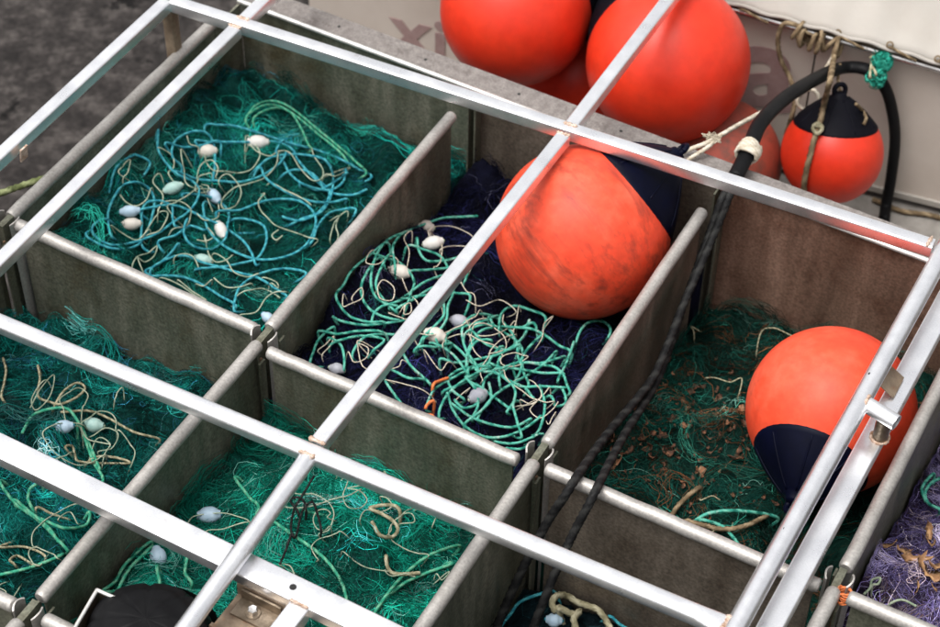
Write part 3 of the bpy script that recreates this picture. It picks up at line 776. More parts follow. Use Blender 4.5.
def net(key, label, base_cols, pal, wts, nb=420, per=18, loose=2600, seed=1, **kw):
    bn = BINS[key]
    t = thing('fishing_net', ((bn.x0+bn.x1)/2, (bn.y0+bn.y1)/2, FLZ+.003), label, 'fishing net', 'nets heaped in the bins')
    nx, ny = 90, 120
    gx, gy = np.meshgrid(np.linspace(bn.x0, bn.x1, nx), np.linspace(bn.y0, bn.y1, ny))
    gz = bn.z(gx, gy)-.004+.004*RNG.normal(0, 1, gx.shape)
    V = np.stack([gx, gy, gz], -1).reshape(-1, 3)
    j, i = np.meshgrid(np.arange(ny-1), np.arange(nx-1), indexing='ij'); q = (j*nx+i).ravel()
    Q = np.stack([q, q+1, q+nx+1, q+nx], -1)
    M = mat('net_heap_'+key, base_cols, rough=.9, scale=22, bump=.9, bscale=150, spec=.05)  # darker than the filaments: shade of gaps and hollows put into the colour
    # closed heap: skirt and bottom
    nb_ = len(V)
    ring = list(range(nx))+[k*nx+nx-1 for k in range(1, ny)]+[(ny-1)*nx+k for k in range(nx-2, -1, -1)]+[k*nx for k in range(ny-2, 0, -1)]
    low = V[ring].copy(); low[:, 2] = FLZ+.003
    V2 = np.vstack([V, low]); nr = len(ring); ring = np.array(ring)
    k = np.arange(nr); k2 = (k+1) % nr
    Q2 = np.stack([ring[k], nb_+k, nb_+k2, ring[k2]], -1)
    fast_mesh('heap', V2, np.vstack([Q, Q2]), M, None, t)
    V, Q, c = strands(bn, pal, wts, nb, per, loose, seed, **kw)
    o = fast_mesh('filaments', V, Q, NETM, c, t, smooth=False); o['kind'] = 'stuff'
    return t

TEAL = [(.004, .115, .095), (.006, .18, .145), (.02, .30, .22), (.12, .42, .34), (.02, .20, .27)]
net('b1', 'dark green net under the turquoise rope in the back left bin', [(.001, .012, .011), (.005, .040, .034)],
    TEAL, [5, 5, 2.2, .5, .8], seed=101, nb=430, per=18, loose=3200, gain=.34)
net('b2', 'navy blue net under the mint rope, beneath the scuffed buoy', [(.0015, .0015, .004), (.004, .0045, .012)],
    [(.003, .0035, .012), (.006, .007, .032), (.015, .016, .07), (.10, .10, .17), (.01, .06, .06)], [6, 5, 2, .5, .4], seed=102, nb=330, per=16, loose=2200)
net('b3', 'dark green net littered with brown leaves', [(.002, .012, .009), (.008, .030, .022)],
    [(.005, .045, .034), (.010, .085, .062), (.03, .17, .12), (.10, .22, .18), (.14, .055, .022)], [6, 5, 1.2, .5, 2.4], seed=103, gain=.40, nb=380, per=16, loose=2800)
net('b4', 'purple net with orange brown scraps at the right edge', [(.010, .007, .016), (.05, .032, .065)],
    [(.09, .07, .19), (.18, .145, .34), (.36, .31, .54), (.58, .46, .52), (.16, .08, .04)], [4, 5, 3, 1.4, 1.6], seed=104, nb=420, per=18, loose=2600, length=(.08, .26))
net('b5', 'teal green net in the front left bin', [(.002, .022, .019), (.008, .06, .05)],
    [(.004, .115, .10), (.006, .19, .16), (.02, .29, .25), (.12, .40, .38), (.03, .18, .30)], [5, 5, 2.4, .8, 1.0], seed=105, nb=430, per=18, loose=3200, gain=.36)
net('b6', 'bright green net in the front middle bin', [(.002, .032, .025), (.01, .09, .07)],
    [(.004, .17, .115), (.006, .28, .19), (.02, .38, .27), (.18, .50, .42), (.02, .12, .11)], [5, 5, 2.4, .9, .7], seed=106, nb=470, per=18, loose=3600)
net('b7', 'blackish net deep in the bin under the black ropes', [(.002, .005, .007), (.006, .014, .018)],
    [(.006, .016, .02), (.012, .04, .05), (.02, .10, .12)], [5, 3, 1], seed=107, nb=180, per=14, loose=900)

# ------------------------------------------------------------------ ropes lying on the nets
def chain(key, traces, lift, dip=.028, jit=0.0):
    """one continuous rope: traced loops on the heap, ducking under it between loops"""
    bn = BINS[key]; pts = []
    for t in traces:
        seg = [bn.hit(x+random.gauss(0, jit), y+random.gauss(0, jit), lift+random.uniform(-.002, .003)) for x, y in t]
        if pts:
            a, b = pts[-1], seg[0]
            for s in (.2, .5, .8):
                p = a*(1-s)+b*s; p[2] = float(bn.z(p[0], p[1]))-dip; pts.append(p)
        pts += seg
    return pts
def smooth_trace(t, k=1): return t
def rope(key, traces, r, material, label, cat='rope', name='rope', lift=None, amp=.2, pitch=8, **kw):
    P = chain(key, traces, (r*1.6+.006 if lift is None else lift)+.010)
    return tag(obj(name, rope_vf(P, r, 3, amp, pitch, **kw), material, None, 180), label, cat)

def curls(seed, poly, n, size=(10, 26), turns=(.6, 1.6)):
    """loose random loops of line inside an area of a bin"""
    g = np.random.default_rng(seed); out = []
    xs = [q[0] for q in poly]; ys = [q[1] for q in poly]
    def inside(x, y):
        c = False
        for (xa, ya), (xb, yb) in zip(poly, poly[1:]+poly[:1]):
            if (ya > y) != (yb > y) and x < (xb-xa)*(y-ya)/(yb-ya)+xa: c = not c
        return c
    while len(out) < n:
        x, y = g.uniform(min(xs), max(xs)), g.uniform(min(ys), max(ys))
        if not inside(x, y): continue
        a = g.uniform(0, 6.28); k = g.choice([-1, 1])*2*np.pi*g.uniform(*turns)/9; st = g.uniform(*size)*.45; t = []
        for _ in range(10):
            t.append((x, y)); a += k*g.uniform(.0, 1.9)+g.normal(0, .18); x += st*math.cos(a); y += st*math.sin(a)*.75
            if not inside(x, y): break
        if len(t) > 3: out.append(t)
    return out
PB1 = [(100, 225), (125, 165), (175, 130), (250, 115), (300, 130), (365, 180), (330, 225), (280, 300), (255, 318), (150, 265)]
PB2 = [(320, 350), (345, 275), (385, 240), (430, 225), (470, 225), (480, 300), (560, 330), (610, 335), (570, 395), (530, 445), (440, 410), (330, 370)]
PB2R = [(430, 330), (480, 310), (560, 325), (610, 335), (570, 395), (530, 445), (440, 415)]
PB5 = [(0, 350), (60, 345), (150, 400), (150, 450), (60, 560), (0, 590)]
PB6 = [(230, 480), (300, 450), (420, 505), (450, 540), (390, 610), (300, 570), (210, 560), (160, 560), (190, 510)]
PB3 = [(620, 450), (660, 390), (700, 320), (760, 330), (745, 420), (770, 510), (720, 520)]
blue = [
 [(109, 193), (116, 168), (129, 155), (139, 156), (150, 164)],
 [(86, 234), (97, 243), (116, 249), (136, 246), (147, 232), (154, 208), (153, 195), (146, 186), (134, 182), (121, 187), (110, 206), (108, 222), (113, 238)],
 [(158, 130), (158, 149), (167, 164), (177, 174), (192, 181), (199, 190), (196, 202), (187, 213), (172, 223), (158, 233), (135, 242), (112, 245), (95, 236), (93, 226), (106, 219)],
 [(182, 169), (173, 158), (172, 150), (175, 141), (185, 134), (197, 131), (208, 134), (214, 146), (215, 164), (213, 179)],
 [(205, 126), (220, 125), (235, 126), (253, 131), (271, 137), (297, 145), (317, 150), (340, 159), (358, 169), (371, 178)],
 [(196, 143), (210, 142), (222, 142), (240, 142), (260, 142), (276, 142), (292, 149), (298, 160), (312, 176), (330, 192), (352, 195), (366, 190)],
 [(176, 172), (197, 179), (220, 181), (240, 182), (261, 176), (279, 164), (286, 153)],
 [(205, 202), (204, 213), (208, 229), (219, 242), (235, 252), (255, 259), (275, 259), (295, 253), (309, 241), (316, 222), (311, 209), (299, 201), (281, 199), (261, 202), (240, 210), (216, 214)],
 [(311, 243), (317, 228), (327, 215), (340, 210), (356, 211)],
 [(236, 312), (236, 296), (242, 285), (255, 276), (273, 270), (291, 269), (306, 275)],
 [(146, 273), (158, 265), (170, 254), (179, 244)],
 [(150, 277), (175, 276), (192, 280), (206, 287), (220, 296), (236, 307)],
 [(150, 272), (170, 258), (186, 256), (201, 262), (219, 267), (236, 272), (258, 278), (276, 289), (287, 298)],
 [(158, 244), (176, 235), (190, 226), (205, 230)],
]
rope('b1', blue+curls(1, PB1, 10, (28, 46), (.3, .8)), .0037, BLUE_R, 'long turquoise rope coiled over the net in the back left bin')
cream1 = [
 [(187, 136), (190, 144), (199, 149)], [(197, 178), (201, 165), (211, 160), (218, 168), (216, 178)],
 [(248, 146), (258, 152), (270, 156), (279, 151), (290, 153), (300, 168), (312, 180), (321, 179), (323, 170), (314, 156), (311, 148)],
 [(279, 152), (276, 165), (264, 178), (247, 184), (234, 188), (222, 200), (224, 209), (236, 205), (241, 190), (230, 175), (222, 176), (219, 184)],
 [(270, 183), (285, 190), (300, 197), (311, 205), (305, 200), (289, 192)], [(325, 175), (336, 176), (350, 168), (335, 172)],
 [(122, 176), (123, 166), (130, 160), (128, 172), (123, 179)], [(120, 195), (126, 202), (136, 206), (146, 200), (152, 188)],
 [(158, 210), (164, 202), (178, 201), (188, 206), (191, 214)], [(143, 240), (150, 225), (160, 212), (168, 214), (160, 230), (146, 236)],
 [(158, 212), (163, 196), (153, 182), (160, 174)], [(190, 218), (186, 226), (172, 230)], [(111, 226), (122, 233), (137, 240), (150, 230)],
 [(132, 268), (137, 257), (148, 253), (157, 246), (154, 256), (145, 262), (138, 258), (143, 272)], [(160, 278), (178, 284), (196, 296), (206, 300), (192, 291), (178, 280)],
 [(174, 259), (182, 254), (192, 256), (198, 266)], [(212, 280), (204, 286), (196, 284)], [(213, 254), (226, 260), (234, 272), (248, 277), (259, 274)],
 [(214, 278), (226, 287), (240, 287), (252, 284)], [(262, 278), (276, 282), (278, 288), (270, 284)], [(240, 315), (256, 312), (266, 298), (276, 292), (286, 292)],
 [(338, 238), (336, 226), (340, 216), (348, 212)], [(330, 240), (334, 224), (338, 216)], [(198, 240), (206, 241), (214, 236), (208, 228)], [(282, 236), (276, 240), (272, 235), (278, 230)],
]
rope('b1', cream1+curls(2, PB1, 8, (12, 30), (.2, 1.0)), .0018, CREAM_R, 'thin cream twine tangled among the turquoise rope', 'twine', 'twine', lift=.014, amp=.12)
rope('b1', [[(247, 117), (255, 106), (270, 101), (284, 104), (298, 113), (316, 128), (338, 146), (356, 162), (366, 174)],
            [(246, 122), (258, 108), (274, 105), (290, 112), (301, 128), (308, 144), (312, 150)], [(253, 122), (262, 112), (280, 108), (296, 116), (318, 134), (340, 152), (350, 166)]],
     .0034, GREEN_R, 'pale green cord arching up against the back wall of the back left bin', amp=.22)
mint = [
 [(478, 216), (460, 217), (443, 218), (422, 223), (402, 231), (387, 241), (376, 256), (371, 277), (373, 292), (382, 302), (397, 306)],
 [(388, 243), (361, 256), (346, 269), (338, 282), (336, 295), (341, 307), (351, 317), (368, 322), (385, 323)],
 [(333, 317), (341, 321), (364, 325), (387, 323), (408, 320), (424, 322)],
 [(380, 258), (366, 274), (361, 290), (366, 305), (379, 315), (398, 320)],
 [(390, 255), (380, 270), (376, 286), (384, 300), (396, 312)],
 [(395, 266), (393, 246), (400, 232)], [(417, 238), (419, 251), (428, 261), (448, 260), (466, 257)],
 [(410, 272), (427, 270), (448, 268), (471, 264)], [(389, 308), (407, 295), (425, 282), (448, 274), (468, 270)], [(396, 310), (414, 299), (432, 288), (452, 281)],
 [(312, 366), (314, 350), (320, 338), (334, 327)], [(328, 338), (340, 344), (344, 356), (344, 369)], [(330, 346), (348, 338), (366, 336), (384, 340), (374, 350)],
 [(318, 332), (338, 334), (360, 331), (384, 333)], [(420, 347), (436, 347), (452, 344)], [(386, 381), (394, 394), (401, 404)], [(384, 368), (396, 372), (408, 378), (424, 380)],
]
mint2 = [
 [(402, 352), (411, 366), (424, 378), (430, 384)], [(478, 370), (466, 350), (462, 331), (468, 319), (481, 314), (497, 318), (508, 328), (515, 341)],
 [(499, 330), (502, 313), (514, 306), (530, 310), (546, 319)], [(490, 366), (471, 369), (451, 379), (435, 389), (428, 402), (427, 411)],
 [(491, 368), (466, 379), (448, 394), (440, 409), (439, 418)], [(447, 393), (453, 410), (466, 427), (486, 437), (507, 436), (527, 427), (541, 416)],
 [(452, 404), (471, 417), (494, 425), (514, 427), (531, 419)], [(464, 426), (481, 411), (491, 399), (489, 383)], [(495, 369), (517, 369), (542, 373), (564, 374)],
 [(492, 371), (510, 381), (525, 388), (533, 398)], [(574, 342), (566, 364), (558, 380)], [(578, 336), (588, 323), (604, 322), (610, 334)],
 [(514, 402), (517, 421), (521, 438)], [(436, 337), (456, 347), (474, 364), (490, 367)], [(430, 343), (450, 352), (466, 372)], [(497, 442), (517, 443), (543, 434)],
 [(505, 449), (520, 449), (534, 443)], [(468, 372), (476, 366), (490, 364), (500, 368), (490, 372), (476, 370), (484, 363), (496, 366)],
 [(516, 342), (518, 356), (521, 370)], [(455, 400), (464, 408), (478, 402), (476, 384)], [(560, 388), (566, 402), (556, 406), (550, 396)],
 [(470, 330), (486, 344), (506, 350), (520, 346)], [(440, 420), (452, 432), (470, 440), (490, 446)],
]
rope('b2', mint+curls(4, PB2[:7]+PB2[-1:], 5, (24, 40), (.2, .7)), .0035, MINT_R, 'mint green rope looped against the left wall of the navy net bin', lift=.018, amp=.24, pitch=9)
rope('b2', mint2+curls(3, PB2R, 15, (28, 50), (.15, .6)), .0036, MINT_R, 'mint green rope knotted in front of the scuffed buoy', lift=.018, amp=.24, pitch=9)
twist = [
 [(374, 250), (366, 262), (378, 264), (390, 256), (398, 262)], [(352, 300), (356, 292), (362, 288), (362, 298), (350, 304), (343, 306), (344, 294)],
 [(378, 286), (384, 280), (394, 288), (392, 300), (380, 298), (378, 286)], [(408, 262), (409, 250), (404, 238), (412, 232)], [(402, 278), (408, 292), (418, 304)],
 [(404, 308), (410, 303), (411, 312), (404, 314), (404, 306)], [(318, 352), (326, 344), (334, 336), (330, 346), (322, 356)], [(348, 352), (354, 362), (366, 358), (368, 348), (360, 346)],
 [(536, 400), (530, 410), (540, 418), (552, 410), (558, 402)], [(520, 400), (532, 404), (544, 394), (550, 388)], [(556, 412), (552, 418), (548, 424)],
 [(520, 306), (516, 322), (512, 334)], [(455, 402), (462, 394), (470, 388)], [(424, 350), (440, 370), (450, 362)], [(541, 340), (544, 324), (552, 318)], [(386, 380), (404, 384), (426, 392)],
]
rope('b2', [[(466, 300), (480, 306), (500, 300), (516, 312)], [(430, 232), (446, 226), (462, 230), (474, 240)], [(440, 250), (456, 246), (470, 250)]]+twist+curls(5, PB2, 14, (11, 28), (.2, 1.0)), .0015, BEIGE_R, 'thin pale twine curling among the mint ropes', 'twine', 'twine', lift=.022, amp=.12)
rope('b2', [[(425, 409), (428, 404), (434, 402)], [(424, 417), (430, 415), (434, 418)], [(433, 386), (440, 381), (448, 378)]], .0042, ORANGE, 'short red orange cord ends among the mint ropes', 'cord', 'cord', lift=.028)
rope('b5', [[(22, 433), (35, 414), (64, 408), (77, 420), (85, 439), (93, 461), (103, 481)], [(0, 481), (16, 504), (38, 520), (57, 539), (68, 551)],
            [(32, 508), (28, 498), (31, 488), (42, 484)], [(41, 519), (64, 528), (86, 525), (89, 512)], [(0, 575), (32, 567), (62, 555)],
            [(14, 500), (30, 512), (48, 527), (60, 542)], [(78, 424), (90, 446), (100, 470)]], .0040, GREEN_R, 'bright green rope on the net in the front left bin', amp=.26)
rope('b5', [[(3, 358), (6, 370), (4, 384), (2, 398)], [(55, 405), (64, 391), (77, 383), (85, 388), (77, 397), (61, 404), (50, 402), (38, 396), (40, 378), (38, 366)],
            [(64, 412), (89, 411), (108, 418), (134, 432), (160, 440)], [(66, 449), (72, 446), (75, 455), (78, 461), (96, 463), (130, 463), (112, 457), (92, 459)],
            [(0, 547), (25, 547), (45, 556)], [(14, 564), (10, 560), (18, 556), (32, 564), (40, 566)], [(36, 508), (52, 514), (70, 520)]], .0031, TAN_R, 'tan cord in loose loops in the front left bin', 'cord', 'cord', amp=.2)
rope('b5', [[(30, 408), (41, 388), (54, 375), (50, 396), (36, 410), (32, 398), (46, 380)], [(92, 436), (106, 428), (118, 434), (112, 448), (98, 452)], [(118, 430), (130, 444), (134, 458)],
            [(0, 585), (6, 592), (8, 604)], [(96, 440), (110, 444), (104, 456)], [(58, 520), (70, 512), (78, 524)]]+curls(6, PB5, 7, (14, 36), (.15, .9)), .0015, CREAM_R, 'thin white twine loops in the front left bin', 'twine', 'twine', lift=.02)
rope('b6', [[(262, 513), (273, 521), (293, 535), (316, 551), (332, 567), (343, 586), (348, 606)], [(370, 620), (386, 596), (405, 574), (430, 555), (460, 546)],
            [(374, 614), (399, 587), (424, 574), (452, 563)], [(236, 477), (249, 497), (258, 511)], [(102, 592), (108, 578), (118, 560), (140, 537)], [(118, 592), (128, 571), (142, 556), (154, 547)],
            [(187, 558), (185, 573), (192, 584)], [(157, 566), (160, 584)]], .0040, GREEN_R, 'bright green rope on the net in the front middle bin', amp=.26)
rope('b6', [[(187, 524), (195, 516), (220, 513), (236, 516), (250, 523)], [(206, 532), (223, 529), (248, 522)], [(348, 474), (347, 484), (343, 496), (348, 507), (360, 508), (367, 500), (360, 491), (348, 488), (378, 486)],
            [(360, 520), (366, 510), (380, 512), (392, 506), (386, 497), (376, 488)], [(400, 524), (414, 522), (412, 514), (404, 514)], [(374, 482), (392, 492), (392, 499), (380, 497)], [(430, 510), (436, 516), (434, 522)],
            [(385, 570), (392, 576), (412, 574)], [(436, 574), (442, 580), (448, 572)], [(280, 565), (290, 566), (294, 576), (288, 580)], [(340, 470), (356, 476), (376, 484), (386, 478), (384, 472)]]+curls(7, PB6, 7, (14, 36), (.15, .9)),
     .0015, CREAM_R, 'thin cream twine loops in the front middle bin', 'twine', 'twine', lift=.02)
rope('b6', [[(372, 522), (380, 535), (392, 537), (398, 529), (392, 520), (380, 513), (370, 508), (390, 505), (400, 512)], [(386, 556), (388, 568), (396, 574), (420, 573)]], .0046, TAN_R, 'thick frayed tan cord in the front middle bin', 'cord', 'cord', lift=.02)
rope('b6', [[(314, 476), (302, 496), (294, 510), (291, 530), (296, 536), (302, 512), (312, 502), (318, 516), (321, 532)], [(298, 512), (290, 500), (300, 498), (306, 508)], [(292, 534), (286, 550), (280, 564)]], .0030, BLACK_R, 'thin black line looped on the bright green net', 'line', 'cord', lift=.03)
rope('b3', [[(690, 524), (710, 513), (742, 511), (778, 518)], [(700, 520), (723, 527), (740, 546)]], .0045, MINT_R, 'mint cord end at the front of the leaf littered bin', 'cord', 'cord', lift=.02)
rope('b3', [[(670, 518), (678, 506), (688, 496), (700, 488)], [(686, 521), (720, 529), (745, 526), (768, 515)]], .0062, BROWN_R, 'brown laid rope at the front of the leaf littered bin', lift=.02, amp=.26)
rope('b3', [[(712, 532-0), (722, 526), (731, 530)], [(760, 335), (772, 328), (786, 333), (795, 340)], [(680, 322), (688, 326), (694, 333)], [(706, 378), (716, 378), (730, 382), (742, 380)], [(700, 500), (712, 496), (720, 500)]],
     .0017, TAN_R, 'short tan strands scattered on the leaf littered net', 'cord', 'cord', lift=.02)
rope('b4', [[(940, 478), (930, 484), (925, 494), (929, 504), (940, 510)], [(934, 474), (922, 488), (926, 502)]], .0042, MINT_R, 'teal cord loop at the right edge over the purple net', 'cord', 'cord', lift=.03)
rope('b4', [[(864, 594), (870, 588), (872, 580), (880, 578), (878, 584), (872, 586)], [(890, 604), (902, 600), (916, 606)]], .003, CREAM_R, 'pale twine curl at the front of the purple net', 'twine', 'twine', lift=.02)
rope('b7', [[(556, 612), (552, 604), (556, 596), (568, 593), (582, 598), (598, 610), (608, 624), (612, 636)], [(558, 608), (572, 614), (580, 611), (574, 618), (576, 630)]], .0082, TAN_R, 'tan hemp rope loop at the bottom edge in the dark bin', lift=.03, amp=.26)
rope('b7', [[(500, 626), (508, 612), (520, 602), (540, 594), (556, 590)], [(612, 612), (622, 618), (634, 626)]], .004, BLUE_R, 'short blue cord in the dark bin at the bottom edge', 'cord', 'cord', lift=.02)

# loose net clump ends that stand out of the heaps
# ------------------------------------------------------------------ floats
def float_egg(key, px, py, ang, M, label, L=.068, R=.021, lift=.02, tilt=0.0):
    c = BINS[key].hit(px, py, lift)
    a = math.radians(ang); d = rt*math.cos(a)-up*math.sin(a); d = d-np.array([0, 0, d[2]])*.75; d = ux(d)
    prof = [(.006, -L/2+.006), (.0075, -L/2), (R*.55, -L/2+.003)]
    for k in range(1, 12):
        t = -1+2*k/12; prof.append((R*(1-abs(t)**2.6)**.5*.999+R*.02, t*(L/2-.004)))
    prof = sorted(prof[3:], key=lambda q: q[1])
    prof = [(.0045, -L/2+.008), (.0055, -L/2), (R*.5, -L/2+.001)]+prof+[(R*.5, L/2-.001), (.0055, L/2), (.0045, L/2-.008)]
    t = thing('net_float', c-np.array([0, 0, R]), label, 'float', 'egg shaped net floats')
    obj('body', lathe(prof, 24, c, d), M, t, 50)
    obj('cord_core', beam(c-d*(L/2+.003), c+d*(L/2+.003), circ(.0042, 8)), CREAM_R if M is not PLASTIC_B else BLUE_R, t)
FL = [
 ('b1', 258, 142, 4, PLASTIC_W, 'white egg float on the turquoise rope near the back wall', .078, .025),
 ('b1', 207.5, 151, -5, PLASTIC_C, 'cream egg float left of the clean white one in the blue rope bin', .068, .024),
 ('b1', 130, 211, -10, PLASTIC_B, 'pale blue egg float touching a cream one in the blue rope bin', .07, .021),
 ('b1', 131, 224, -8, PLASTIC_C, 'cream egg float touching a pale blue one in the blue rope bin', .07, .022),
 ('b1', 173, 188, -32, PLASTIC_G, 'green stained float under twine in the blue rope bin', .07, .022),
 ('b1', 214, 196, 60, PLASTIC_B, 'pale blue float standing steeply in the middle of the blue rope bin', .066, .022),
 ('b1', 221, 230, 72, PLASTIC_W, 'white float standing upright in the large turquoise loop', .072, .021),
 ('b1', 203, 260, 20, PLASTIC_G, 'dull pale float half buried near the front of the blue rope bin', .066, .021),
 ('b1', 268, 318, 50, PLASTIC_B, 'small pale blue float in the front corner of the blue rope bin', .05, .018),
 ('b2', 425, 227, 10, PLASTIC_C, 'round cream float highest up in the navy net bin', .056, .026),
 ('b2', 433, 243, -20, PLASTIC_W, 'frayed white float just below the highest one in the navy net bin', .072, .024),
 ('b2', 399, 272, 14, PLASTIC_C, 'cream egg float amid the mint loops by the left wall', .078, .026),
 ('b2', 435, 335, 25, PLASTIC_C, 'cream float knotted to mint rope right of the frame rail', .072, .027),
 ('b2', 459, 321, 15, PLASTIC_X, 'grey float behind the cream one beside the frame rail', .064, .022),
 ('b2', 478, 396, -35, PLASTIC_X, 'bluish grey float inside the large mint loops', .062, .026),
 ('b2', 337, 369, 20, PLASTIC_X, 'half hidden grey float at the front left of the navy net', .05, .02),
 ('b5', 63, 427, -15, PLASTIC_B, 'pale blue egg float in the front left bin', .066, .022),
 ('b5', 93, 425, 10, PLASTIC_G, 'teal float under tan cord in the front left bin', .07, .024),
 ('b6', 209, 515, -6, PLASTIC_B, 'pale blue float lying flat in the front middle bin', .072, .026),
 ('b6', 158, 557, 78, PLASTIC_B, 'pale blue float standing upright above the black rubber dome', .066, .025),
 ('b7', 554, 620, 10, PLASTIC_B, 'pale blue float deep in the dark bin at the bottom edge', .05, .022),
]
for k, px, py, a, M, lb, L, R in FL: float_egg(k, px, py, a, M, lb, L*.84, R*.80, lift=.015)

# ------------------------------------------------------------------ dead leaves and weed scraps
def leaf_mesh(seed, M, jag=.35):
    """a torn, curled scrap: twisted strip with a ragged edge and a crumpled blade"""
    g = np.random.default_rng(seed); n = 10; V = []; F = []
    tw_, cu_ = g.uniform(-2.2, 2.2), g.uniform(1.5, 4.2); ph = g.uniform(0, 6)
    for j in range(2):
        g2 = np.random.default_rng(seed+500)
        for k in range(n):
            t = k/(n-1); wd = (math.sin(math.pi*(t*.92+.04))**.6)*.30*(1+g2.uniform(-jag, jag))
            a = tw_*(t-.5); cy = .12*math.sin(ph+t*5)
            for s in (-1, 0, 1):
                b = s*wd*(1+g2.uniform(-jag, jag)*.7)
                x = math.sin(cu_*(t-.5))/cu_*1.1+g2.normal(0, .02); z0 = (math.cos(cu_*(t-.5))-1)/cu_*-.9
                V.append((x, cy+b*math.cos(a), z0+b*math.sin(a)+.3*b*b+g2.normal(0, .035)+(-.03 if j else 0)))
    o = 3*n
    for k in range(n-1):
        for s in (0, 1):
            a = k*3+s; F.append((a, a+3, a+4, a+1)); F.append((o+a, o+a+1, o+a+4, o+a+3))
    for k in range(n-1):
        F.append((k*3, o+k*3, o+k*3+3, k*3+3)); F.append((k*3+2, k*3+5, o+k*3+5, o+k*3+2))
    F.append((0, 1, o+1, o)); F.append((1, 2, o+2, o+1)); e = 3*(n-1); F.append((e, o+e, o+e+1, e+1)); F.append((e+1, o+e+1, o+e+2, e+2))
    me = bpy.data.meshes.new('dead_leaf'); me.from_pydata(V, [], F); me.materials.append(M); me.shade_smooth(); me.update()
    return me
LEAF_P = mat('leaf_pale', [(.15, .06, .025), (.34, .16, .08)], rough=.7, scale=1.6, bump=.3)
LM = [leaf_mesh(s, LEAF_P if s == 2 else LEAF) for s in range(9)]; SM = [leaf_mesh(s+20, SCRAP, .55) for s in range(4)]
def put(me, name, p, size, label, cat, group):
    o = bpy.data.objects.new(name, me); link(o)
    o.location = Vector([float(q) for q in p]); o.rotation_euler = (random.uniform(-.7, .7), random.uniform(-.7, .7), random.uniform(0, 6.28))
    o.scale = (size, size*random.uniform(.35, 1)*(.42 if name == 'weed_scrap' else 1), size)
    tag(o, label, cat, group); return o
spots = [(662, 434), (648, 448), (700, 470), (712, 452), (690, 480), (668, 452), (735, 458), (655, 470), (640, 440), (628, 452), (664, 470), (618, 462), (745, 425), (758, 440), (727, 440), (676, 400), (690, 392), (718, 397), (660, 420)]
for k in range(170):
    if k < len(spots): px, py = spots[k]; s = random.uniform(.026, .052)
    else:
        px = random.gauss(692, 52); py = random.gauss(438, 46); s = random.uniform(.010, .030)
        px = min(max(px, 612), 782); py = min(max(py, 345), 520)
    p = BINS['b3'].hit(px, py, .004+random.uniform(0, .010))
    put(LM[k % 9], 'dead_leaf', p, s, 'curled dead brown leaf on the dark green net', 'leaf', 'dead leaves on the leaf littered net')
for k, (px, py, s) in enumerate(((912, 560, .10), (925, 572, .11), (938, 566, .09), (932, 545, .07), (905, 552, .05), (936, 590, .05), (890, 545, .05), (918, 588, .045), (930, 530, .06))):
    p = BINS['b4'].hit(px, py, .03); 
    put(SM[k % 4], 'weed_scrap', p, s, 'orange brown dried weed scrap on the purple net', 'weed', 'weed scraps on the purple net')

# ------------------------------------------------------------------ black ropes, hose and lines at the back
def line(name, pts, r, M, label, cat, **kw):
    return tag(obj(name, rope_vf(pts, r, kw.pop('lobes', 3), kw.pop('amp', .2), kw.pop('pitch', 8), **kw), M, None, 180), label, cat)
z_on = .034
s1p = [at(748, 158, .03), at(738, 178, .03), at(729, 197, .026)]+[at(x, y, z) for x, y, z in ((718, 225, -.02), (702, 262, -.06), (684, 303, -.10), (668, 344, -.13), (654, 376, -.145), (636, 400, -.13), (612, 428, -.09), (594, 452, -.03), (576, 478, .036), (566, 494, .03), (548, 521, -.06), (528, 558, -.16), (508, 600, -.28), (494, 634, -.38))]
s2p = [at(742, 162, .028), at(731, 182, .03), at(722, 199, .024)]+[at(x, y, z) for x, y, z in ((712, 226, -.03), (699, 262, -.08), (682, 310, -.13), (668, 352, -.165), (655, 385, -.18), (640, 410, -.15), (626, 432, -.10), (611, 460, -.03), (598, 486, .036), (590, 502, .028), (574, 532, -.05), (558, 566, -.12), (544, 600, -.20), (530, 636, -.30))]
line('rope', s1p, .0108, BLACK_R, 'black laid rope, left strand of the pair, leading down over the cross divider', 'rope', n=12, amp=.14, step=.005, pitch=5.5)
line('rope', s2p, .0104, BLACK_R, 'black laid rope, right strand of the pair, leading down over the cross divider', 'rope', n=12, amp=.14, step=.005, pitch=5.5)
def hp(x, y, off): return hull_at(x, y, off)
hose = [at(735, 178, .035), at(748, 152, .045), aty(760, 124, 1.34), aty(783, 100, 1.52), aty(812, 81, 1.72), hp(842, 68, .10), hp(868, 70, .085), hp(884, 86, .07), hp(892, 110, .06), hp(895, 140, .05), hp(891, 178, .05), hp(886, 205, .07), at(884, 222, GUT+.03)]
line('hose', hose, .0225, RUBBER, 'thick black rubber hose arched over the small hanging buoy', 'hose', lobes=0, n=18, step=.012, flat=.8)
wp = []
hb, hd2 = at(748, 152, .045), ux(aty(760, 124, 1.34)-at(735, 178, .035)); e1 = ux(np.cross(hd2, (0, 0, 1))); e2 = np.cross(e1, hd2)
for k in range(70):
    t = k*.55; wp.append(hb+hd2*(-.022+.0007*k)+(e1*math.cos(t)+e2*math.sin(t))*(.029+.003*math.sin(k*1.7)))
line('rope', wp, .0055, BEIGE_R, 'cream rope whipping wound round the lower end of the black hose', 'rope', step=.005)
fray = [at(672, 156, .012), at(688, 150, .016), at(704, 144, .03), aty(716, 138, 1.25), aty(740, 124, 1.38), aty(770, 108, 1.56), hp(800, 93, .17), hp(813, 90, .15), hp(819, 99, .15), hp(813, 110, .16), hp(801, 108, .17), hp(798, 98, .16), hp(815, 82, .12), hp(830, 62, .08), hp(836, 47, .05)]
line('rope', fray, .0062, BEIGE_R, 'frayed cream rope pulled from the ledge up to the hull rail', 'rope', amp=.24)
